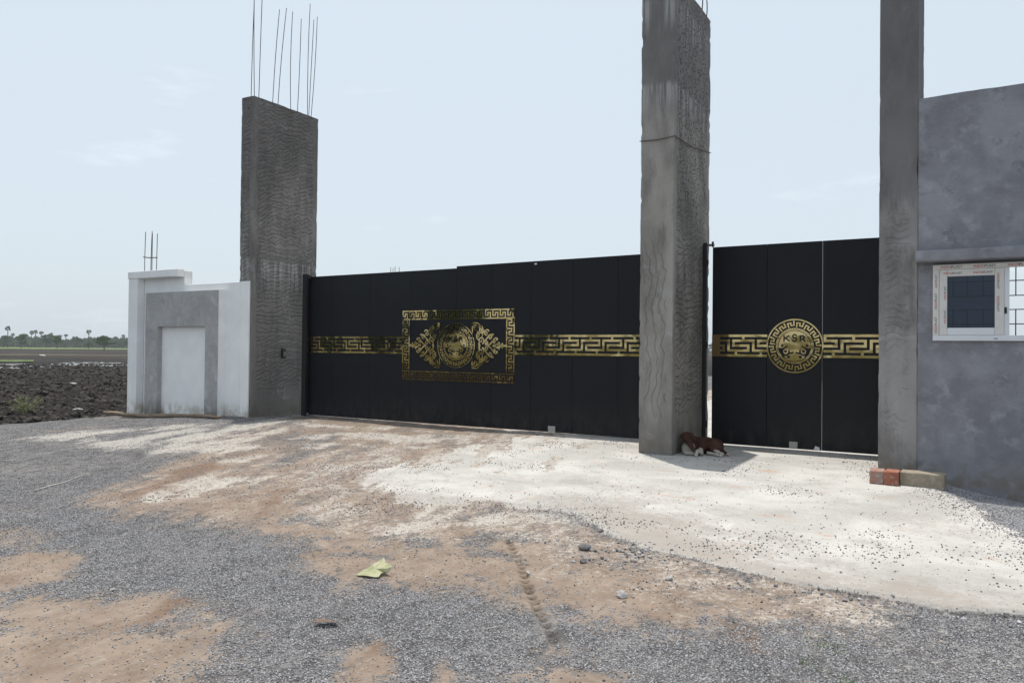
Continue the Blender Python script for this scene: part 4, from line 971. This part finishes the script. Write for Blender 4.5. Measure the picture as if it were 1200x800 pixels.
def sheet(name, x, y, z, s, label, seed, rz):
    r = random.Random(seed); bm = bmesh.new(); bmesh.ops.create_grid(bm, x_segments=7, y_segments=5, size=1)
    for v in bm.verts: v.co = Vector((v.co.x*s*(1+.2*r.random()), v.co.y*s*.55*(1+.3*r.random()), s*.22*r.random()+s*.25*(1-abs(v.co.x))))
    bmesh.ops.solidify(bm, geom=bm.faces, thickness=.004)
    me = bpy.data.meshes.new(name); bm.to_mesh(me); bm.free(); me.materials.append(bpy.data.materials.get('white_litter') or simple('white_litter', (.52, .52, .50), .6))
    o = bpy.data.objects.new(name, me); C.objects.link(o); o.location = (x, y, z); o.rotation_euler = (0, 0, rz); tag(o, label, 'litter'); return o
sheet('plastic_litter', -36.1, 20.4, FZ+.10, .15, 'white crumpled plastic lying in the middle of the dark ploughed field', 5, .4)
sheet('plastic_litter', -21.3, 12.2, FZ+.12, .11, 'torn white plastic scrap near the yard edge of the field', 6, 1.0)
sheet('plastic_litter', -23.4, 12.0, FZ+.16, .07, 'small white scrap caught in the pale weedy bush', 7, .2)
sheet('plastic_litter', -118, 62, FZ+.25, .5, 'pale heap far out in the ploughed field', 8, .2)

# ------------------------------------------------------------------ foliage
def leafmat(name, a, b, tr=.25):
    m = NM(name); P = m.pos(); n = m.noise(P, 1.3, 4); n2 = m.noise(P, 14, 2)
    c = m.mix(m.rng(m.ma('MULTIPLY_ADD', n2, .4, m.ma('MULTIPLY', n, .6)), .38, .62), a, b)
    m.b.inputs['Transmission Weight'].default_value = 0
    return m.fin(c, .7, .25)
M['bush'] = leafmat('pale_weed_leaf', (.15, .16, .075), (.27, .28, .15))
M['weed'] = leafmat('green_weed_leaf', (.07, .15, .03), (.14, .25, .05))
M['tree1'] = leafmat('tree_leaf_green', (.035, .075, .022), (.085, .14, .040))
M['tree2'] = leafmat('tree_leaf_dull', (.035, .075, .032), (.075, .12, .05))
M['palm'] = leafmat('palm_leaf', (.030, .045, .022), (.07, .085, .04))
M['bark'] = simple('tree_bark', (.10, .085, .07), .9, .2, 0, .3, 3)
def leaf_cloud(name, centers, n, size, mat, parent=None, seed=1, up=.3):
    r = np.random.default_rng(seed); V = []; F = []
    cs_ = [centers[i] for i in r.integers(0, len(centers), n)]
    for c in cs_:
        d = r.normal(size=3); d /= np.linalg.norm(d); rad = r.random()**.4
        p = np.array(c[:3])+d*np.array(c[3:6])*rad
        a = r.normal(size=3); a[2] += up; a /= np.linalg.norm(a); b = np.cross(a, r.normal(size=3)); b /= np.linalg.norm(b)
        s = size*r.uniform(.55, 1.3); k = len(V)
        V += [tuple(p-a*s), tuple(p+b*s*.45), tuple(p+a*s), tuple(p-b*s*.45)]; F.append((k, k+1, k+2, k+3))
    return mesh_obj(name, V, F, mat, parent)
def tree(px, D, h, w, label, kind=0, seed=1):
    x, y = sight(px, D); r = random.Random(seed)
    t = thing('field_tree', label, 'tree', (x, y, FZ), 'trees on the far edge of the field')
    th = h*.32; tube('trunk', [(x, y, FZ-.3), (x+w*.02, y, FZ+th*.6), (x-w*.01, y, FZ+th), (x, y, FZ+h*.6)], [h*.035, h*.028, h*.02, h*.01], M['bark'], t, 7)
    for q in range(3):
        a = r.uniform(0, 6.28); tube('limb', [(x, y, FZ+th*.8), (x+w*.2*math.cos(a), y+w*.2*math.sin(a), FZ+h*.5), (x+w*.35*math.cos(a), y+w*.35*math.sin(a), FZ+h*.68)], [h*.018, h*.012, h*.006], M['bark'], t, 5)
    cs_ = []
    for q in range(20):
        a = r.uniform(0, 6.28); rr = r.uniform(.05, .40)*w; zz = FZ+h*r.uniform(.36, .86)
        f = 1-.45*max(0, (zz-FZ)/h-.6)/.3
        cs_.append((x+rr*f*math.cos(a), y+rr*f*math.sin(a), zz, w*r.uniform(.09, .17), w*r.uniform(.09, .17), h*r.uniform(.06, .12)))
    leaf_cloud('crown', cs_, 2600, h*.042, M['tree1'] if kind == 0 else M['tree2'], t, seed); return t
def palmyra(px, D, h, label, seed):
    x, y = sight(px, D); r = random.Random(seed)
    t = thing('palm_tree', label, 'palm', (x, y, FZ), 'palms on the far edge of the field')
    tube('trunk', [(x, y, FZ-.3), (x+.15*r.uniform(-1, 1), y, FZ+h*.4), (x, y, FZ+h*.85)], [.28, .22, .17], M['bark'], t, 7)
    V = []; F = []; c = Vector((x, y, FZ+h*.87))
    for q in range(46):
        d = Vector((r.gauss(0, 1), r.gauss(0, 1), r.gauss(.25, .9))).normalized(); L_ = h*.135*r.uniform(.75, 1.1); s = d.orthogonal().normalized(); s.rotate(Euler((0, 0, r.uniform(0, 6)))); s = (s-d*s.dot(d)).normalized()
        b = c+d*L_*.35; tip = c+d*L_
        for w in (-1, -.5, 0, .5, 1):
            k = len(V); e1 = (d+s*w*.75).normalized(); e2 = (d+s*(w*.75+.3)).normalized()
            V += [tuple(b), tuple(b+e1*L_*.62), tuple(b+e2*L_*.5)]; F.append((k, k+1, k+2))
        k = len(V); V += [tuple(c+s*.03), tuple(b), tuple(c-s*.03)]; F.append((k, k+1, k+2))
    mesh_obj('fronds', V, F, M['palm'], t); return t
tree(122, 300, 6.0, 9.2, 'largest bushy green tree on the horizon, right of the tall palm', 0, 41)
tree(25, 420, 7.4, 8.5, 'round dark tree at the field edge, right of the leftmost palms', 0, 12)
tree(67, 400, 7.4, 7.5, 'green tree in the middle of the horizon line', 0, 13)
tree(89, 520, 8.2, 8.0, 'bluish distant tree just left of the tall palm', 1, 14)
tree(4, 460, 7.0, 12, 'wide dull tree at the extreme left of the horizon', 1, 15)
tree(54, 480, 8.4, 9, 'flat-topped tree between the palm pair and the middle tree', 1, 16)
tree(104, 380, 3.6, 5, 'low green bush under the tall palm', 0, 17)
tree(145, 520, 6.2, 8, 'low bluish tree just left of the white wall', 1, 18)
palmyra(104, 440, 10.0, 'tall single palm with a round head, standing clear of the tree line', 21)
palmyra(9, 470, 11.5, 'tallest palm at the far left of the horizon', 22)
palmyra(37, 500, 9.8, 'left palm of the close pair on the horizon', 23)
palmyra(41.5, 500, 10.3, 'right palm of the close pair on the horizon', 24)
palmyra(48.5, 520, 10.0, 'palm left of the flat-topped tree', 25)
palmyra(77, 430, 7.4, 'short palm right of the middle tree', 26)
palmyra(144.5, 480, 8.3, 'palm nearest the white wall', 27)
palmyra(135, 540, 7.8, 'small palm between the largest tree and the white wall', 28)
palmyra(15, 520, 8.6, 'small palm between the tallest palm and the round dark tree', 29)
palmyra(60, 560, 9.6, 'thin palm just left of the middle tree', 30)
# far wood all round the plain
V = []; F = []; r = np.random.default_rng(5)
for ang0, ang1, n, R0, R1, hs in ((YAW+.40, YAW+.72, 9000, 600, 720, 6.2), (0, 6.283, 16000, 620, 800, 8.)):
    for i in range(n):
        a = r.uniform(ang0, ang1); R_ = r.uniform(R0, R1); x = -math.sin(a)*R_; y = math.cos(a)*R_
        hh = hs*(.55+.6*vnoise(np.array([a*60.]), np.array([3.]))[0]); z = FZ+hh*r.random()
        d = Vector((-math.sin(a), math.cos(a), 0)); s = d.cross(Vector((0, 0, 1))); t_ = r.uniform(0, 6.28)
        a1 = s*math.cos(t_)+Vector((0, 0, 1))*math.sin(t_)+d*r.uniform(-.4, .4); b1 = s*-math.sin(t_)+Vector((0, 0, 1))*math.cos(t_)
        q = r.uniform(1.0, 2.6); p = Vector((x, y, z)); k = len(V)
        V += [tuple(p-a1*q), tuple(p+b1*q*.6), tuple(p+a1*q), tuple(p-b1*q*.6)]; F.append((k, k+1, k+2, k+3))
o = mesh_obj('distant_woodland', V, F, M['tree2']); tag(o, 'low hazy line of distant woodland along the horizon', None, None, 'stuff')
def plant(name, x, y, z, h, w, mat, n, size, label, cat, seed, stems=9):
    t = thing(name, label, cat, (x, y, z)); r = random.Random(seed); V = []; F = []
    cs_ = []
    for q in range(stems):
        a = r.uniform(0, 6.28); rr = w*r.uniform(.1, .5); hh = h*r.uniform(.55, 1)
        e = (x+rr*math.cos(a), y+rr*math.sin(a), z+hh); v, f = tube_data([(x+rr*.15*math.cos(a), y+rr*.15*math.sin(a), z-.05), (x+rr*.6*math.cos(a), y+rr*.6*math.sin(a), z+hh*.55), e], [.008, .006, .003], 4)
        k = len(V); V += v; F += [tuple(i+k for i in g) for g in f]
        cs_ += [(x+rr*.6*math.cos(a), y+rr*.6*math.sin(a), z+hh*.55, w*.14, w*.14, h*.14), (e[0], e[1], e[2]-h*.1, w*.1, w*.1, h*.12)]
    mesh_obj('stems', V, F, M['bush'], t); leaf_cloud('foliage', cs_, n, size, mat, t, seed, 1.); return t
bx, by = -22.3, 11.3
plant('weedy_bush', bx, by, FZ-.05, .62, .8, M['bush'], 1300, .022, 'pale scraggly weed bush growing at the edge of the ploughed field', 'bush', 3, 16)
plant('green_weed', -16.9, 10.0, -.28, .18, .45, M['weed'], 260, .022, 'small bright green weed at the gravel edge left of the white wall', 'weed', 4, 7)
plant('green_weed', -18.1, 9.6, FZ, .16, .35, M['weed'], 160, .02, 'second low green weed, nearer the weedy bush', 'weed', 5, 6)
# thin grass shoots by the lower right gravel
V = []; F = []; r = random.Random(9)
for i in range(160):
    cx_, cz_ = r.choice([(-.62, 3.9), (-.42, 3.75), (-.25, 3.7), (-.55, 4.15)]); x = cx_+r.gauss(0, .05); y = cz_+r.gauss(0, .05); z = GZ(x, y); a = r.uniform(0, 6.28); h = r.uniform(.012, .03); k = len(V)
    V += [(x-.002, y, z), (x+.002, y, z), (x+h*.5*math.cos(a), y+h*.5*math.sin(a), z+h)]; F.append((k, k+1, k+2))
o = mesh_obj('grass_shoots', V, F, M['weed']); tag(o, 'few tiny green grass shoots in the gravel at lower right', None, None, 'stuff')

# far unfinished column whose bars show just above the wide gate
fc = thing('distant_column', 'far unfinished column whose thin rebar tips show above the wide gate', 'column', (-48.9, 60, FZ))
fc_parts = box('shaft', -49.6, -48.2, 59.8, 60.2, FZ, 9.15, M['pillarR'], fc)
for xx, zz in ((-49.49, 9.72), (-49.2, 9.6), (-48.93, 9.78), (-48.4, 9.68)): tube('rebar', [(xx, 60, 8.8), (xx, 60, zz)], .03, M['rebar'], fc, 5)

# roadside trees behind the camera, seen only mirrored in the gold sheet and the black panels
V = []; F = []; cs_ = []; r = random.Random(33)
for (tx, ty, th) in ((-20.5, -14, 4.6), (-26, -15, 5), (-31.5, -13, 4.4), (-17, -24, 5.), (-38, -16, 5)):
    for q in range(9):
        a = r.uniform(0, 6.28); rr = r.uniform(.3, 2.2); cs_.append((tx+rr*math.cos(a), ty+rr*math.sin(a), th*r.uniform(.35, .9), r.uniform(.6, 1.2), r.uniform(.6, 1.2), r.uniform(.5, .9)))
    v, f = tube_data([(tx, ty, -.3), (tx+.1, ty, th*.4), (tx, ty, th*.7)], [.22, .16, .08], 7); k = len(V); V += v; F += [tuple(i+k for i in g) for g in f]
o = leaf_cloud('roadside_trees', cs_, 9000, .24, M['tree1'], None, 77)
tag(o, 'row of leafy trees across the road, mirrored in the gold ornaments', None, None, 'stuff')

# ------------------------------------------------------------------ dog: one continuous remeshed body
def dog():
    BR, WH, PK, DK = 0, 1, 2, 3
    prim = []                                                   # (a, b, ra, rb, colour) in local metres: x right, y away, z up
    def cap(a, b, ra, rb, c): prim.append((np.array(a), np.array(b), ra, rb, c))
    cap((.16, .17, .125), (.36, .24, .125), .125, .12, BR)      # ribcage
    cap((.36, .24, .125), (.50, .25, .115), .115, .11, BR)      # loin to rump
    cap((.14, .12, .11), (.11, .05, .09), .10, .085, WH)        # chest, pale
    cap((.13, .12, .20), (.115, .03, .245), .085, .07, BR)      # neck
    cap((.11, .0, .255), (.125, -.035, .235), .078, .072, BR)   # skull
    cap((.13, -.06, .215), (.205, -.11, .095), .052, .028, BR)  # muzzle
    cap((.20, -.105, .10), (.215, -.115, .085), .026, .022, PK)
    cap((.30, .12, .12), (.285, .06, .06), .095, .05, BR)       # near shoulder
    cap((.29, .08, .08), (.30, -.02, .05), .045, .030, WH)
    cap((.30, -.02, .05), (.315, -.06, .04), .034, .03, WH)
    cap((.315, -.07, .05), (.26, -.10, .075), .027, .022, WH)   # foreleg under the chin
    cap((.26, -.10, .075), (.25, -.135, .035), .022, .020, WH)
    cap((.25, -.14, .030), (.248, -.175, .026), .027, .024, WH) # paw
    cap((.08, .0, .05), (.20, -.06, .035), .04, .03, WH)        # other foreleg, folded
    cap((.20, -.06, .035), (.10, -.07, .033), .028, .026, WH)
    cap((.46, .18, .13), (.53, .10, .09), .105, .085, BR)       # near thigh
    cap((.53, .10, .10), (.46, .05, .09), .060, .04, BR)       # stifle
    cap((.47, .05, .085), (.60, -.02, .040), .024, .018, WH)    # shank
    cap((.60, -.02, .038), (.585, -.07, .028), .026, .025, WH)  # hind paw
    cap((.40, .05, .035), (.52, -.03, .028), .024, .018, WH)      # far hind leg
    cap((.52, -.03, .033), (.535, -.07, .028), .025, .024, WH)
    cap((.57, .14, .07), (.66, .06, .035), .03, .02, BR)        # tail
    cap((.66, .06, .033), (.70, -.01, .022), .018, .010, WH)
    for s, bx_ in ((-1, .055), (1, .172)):                      # ears, folded
        cap((bx_, .01, .30), (bx_+s*.035, -.015, .268), .020, .014, BR)
        cap((bx_+s*.035, -.015, .268), (bx_+s*.045, -.035, .225), .014, .008, BR)
    for px_ in (.238, .25, .262): cap((px_, -.175, .02), (px_, -.192, .016), .012, .010, WH)
    for px_ in (.574, .586, .598): cap((px_, -.075, .02), (px_-.002, -.092, .015), .011, .009, WH)
    h = .0075; lo = np.array([-.06, -.24, -.01]); hi = np.array([.76, .42, .38]); nn = np.ceil((hi-lo)/h).astype(int)
    g = [lo[i]+h*np.arange(nn[i]) for i in range(3)]; X, Y, Z = np.meshgrid(*g, indexing='ij'); P = np.stack([X, Y, Z], -1)
    D = np.full(X.shape, 1e3); 
    k = .012; acc = np.zeros(X.shape)
    for a, b, ra, rb, c in prim:
        ab = b-a; t = np.clip(((P-a)@ab)/(ab@ab+1e-12), 0, 1); d = np.linalg.norm(P-a-t[..., None]*ab, axis=-1)-(ra+(rb-ra)*t)
        hh = np.clip(.5+.5*(D-d)/k, 0, 1); D = D*(1-hh)+d*hh-k*hh*(1-hh)
    D = np.maximum(D, .004-Z)
    # surface nets
    ins = D < 0; idx = -np.ones(np.array(X.shape)-1, int); V = []
    c8 = [(i, j, l) for i in (0, 1) for j in (0, 1) for l in (0, 1)]
    cnt = sum(ins[i:X.shape[0]-1+i, j:X.shape[1]-1+j, l:X.shape[2]-1+l].astype(int) for i, j, l in c8)
    cells = np.argwhere((cnt > 0) & (cnt < 8))
    ed = [(a, b) for a in c8 for b in c8 if sum(abs(p-q) for p, q in zip(a, b)) == 1 and a < b]
    for q, (i, j, l) in enumerate(cells):
        s = np.zeros(3); n = 0
        for a, b in ed:
            da = D[i+a[0], j+a[1], l+a[2]]; db = D[i+b[0], j+b[1], l+b[2]]
            if (da < 0) != (db < 0):
                t = da/(da-db); s += np.array(a)*(1-t)+np.array(b)*t; n += 1
        V.append(lo+h*(np.array([i, j, l])+s/n)); idx[i, j, l] = q
    F = []
    for ax in range(3):
        o1, o2 = [(1, 2), (2, 0), (0, 1)][ax]
        sl0 = [slice(None)]*3; sl1 = [slice(None)]*3; sl0[ax] = slice(0, -1); sl1[ax] = slice(1, None)
        for c in np.argwhere(ins[tuple(sl0)] != ins[tuple(sl1)]):
            e1 = np.zeros(3, int); e1[o1] = 1; e2 = np.zeros(3, int); e2[o2] = 1
            try: f = [idx[tuple(c)], idx[tuple(c-e1)], idx[tuple(c-e1-e2)], idx[tuple(c-e2)]]
            except IndexError: continue
            if min(f) < 0: continue
            F.append(tuple(f) if ins[tuple(c)] else tuple(f[::-1]))
    V = np.array(V)
    # coat colour by nearest limb
    best = np.full(len(V), 9.); col = np.zeros(len(V))
    for a, b, ra, rb, c in prim:
        ab = b-a; t = np.clip(((V-a)@ab)/(ab@ab+1e-12), 0, 1); d = np.linalg.norm(V-a-t[:, None]*ab, axis=1)-(ra+(rb-ra)*t)
        u = d < best; best = np.where(u, d, best); col = np.where(u, c, col)
    white = (col == WH).astype(np.float32); pink = (col == PK).astype(np.float32)
    nb = [[] for _ in range(len(V))]
    for f in F:
        for p, q in zip(f, f[1:]+f[:1]): nb[p].append(q)
    for _ in range(2): white = np.array([(white[i]+sum(white[j] for j in nb[i]))/(1+len(nb[i])) for i in range(len(V))])
    m = NM('dog_coat'); w = m.attr('white').outputs['Fac']; pk = m.attr('pink').outputs['Fac']; fn = m.noise(m.map(m.co('Object'), (1, 1, 1)), 90, 3, .6)
    brown = m.mix(m.rng(m.noise(m.co('Object'), 9, 4), .35, .65), (.032, .013, .009), (.058, .025, .016)); 
    c = m.mix(m.rng(m.ma('ADD', w, m.ma('MULTIPLY', m.ma('SUBTRACT', fn, .5), .3)), .4, .6), brown, m.mix(fn, (.30, .275, .245), (.44, .41, .37)))
    c = m.mix(pk, c, (.20, .085, .075))
    mat = m.fin(c, .75, .25, normal=m.bump(fn, .5, .004))
    dx, dy = -3.40, 10.62
    ang = .22
    t = thing('dog', 'brown and white dog asleep in the shade at the foot of the middle column', 'dog', (dx, dy, GZ(dx+.2, dy)-.003), None, ang)
    me = bpy.data.meshes.new('body'); me.from_pydata([tuple(v) for v in V], [], F); me.update()
    for nm, arr in (('white', white), ('pink', pink)):
        a = me.attributes.new(nm, 'FLOAT', 'POINT'); a.data.foreach_set('value', np.asarray(arr, np.float32))
    me.materials.append(mat)
    for p in me.polygons: p.use_smooth = True
    bo = bpy.data.objects.new('body', me); link(bo, t)
    dk = simple('dog_dark_skin', (.012, .008, .008), .4, .4)
    def ball(name, c, r_, sc, rot=(0, 0, 0)):
        bm = bmesh.new(); bmesh.ops.create_icosphere(bm, subdivisions=2, radius=r_)
        me = bpy.data.meshes.new(name); bm.to_mesh(me); bm.free(); me.materials.append(dk)
        o = bpy.data.objects.new(name, me); link(o, t); o.location = c; o.scale = sc; o.rotation_euler = rot
        for p in me.polygons: p.use_smooth = True
    ball('nose', (.222, -.132, .088), .016, (1.1, .8, .8)); ball('eye', (.085, -.095, .235), .011, (1.3, .6, .5), (0, .5, 0)); ball('eye', (.168, -.092, .232), .011, (1.3, .6, .5), (0, -.4, 0))
dog()

# ------------------------------------------------------------------ dry-season haze over the plain
hb = box('haze', -2500, 2500, -2500, 2500, -2.2, 14.5, None); hm = bpy.data.materials.new('haze_air'); hm.use_nodes = True
ht = hm.node_tree; ht.nodes.clear(); ho = ht.nodes.new('ShaderNodeOutputMaterial'); hv = ht.nodes.new('ShaderNodeVolumePrincipled')
hv.inputs['Density'].default_value = .0003; hv.inputs['Color'].default_value = (.93, .96, 1., 1); hv.inputs['Anisotropy'].default_value = .2
ht.links.new(hv.outputs[0], ho.inputs['Volume']); hb.data.materials.append(hm); tag(hb, 'thin pale haze lying over the whole plain', None, None, 'stuff')
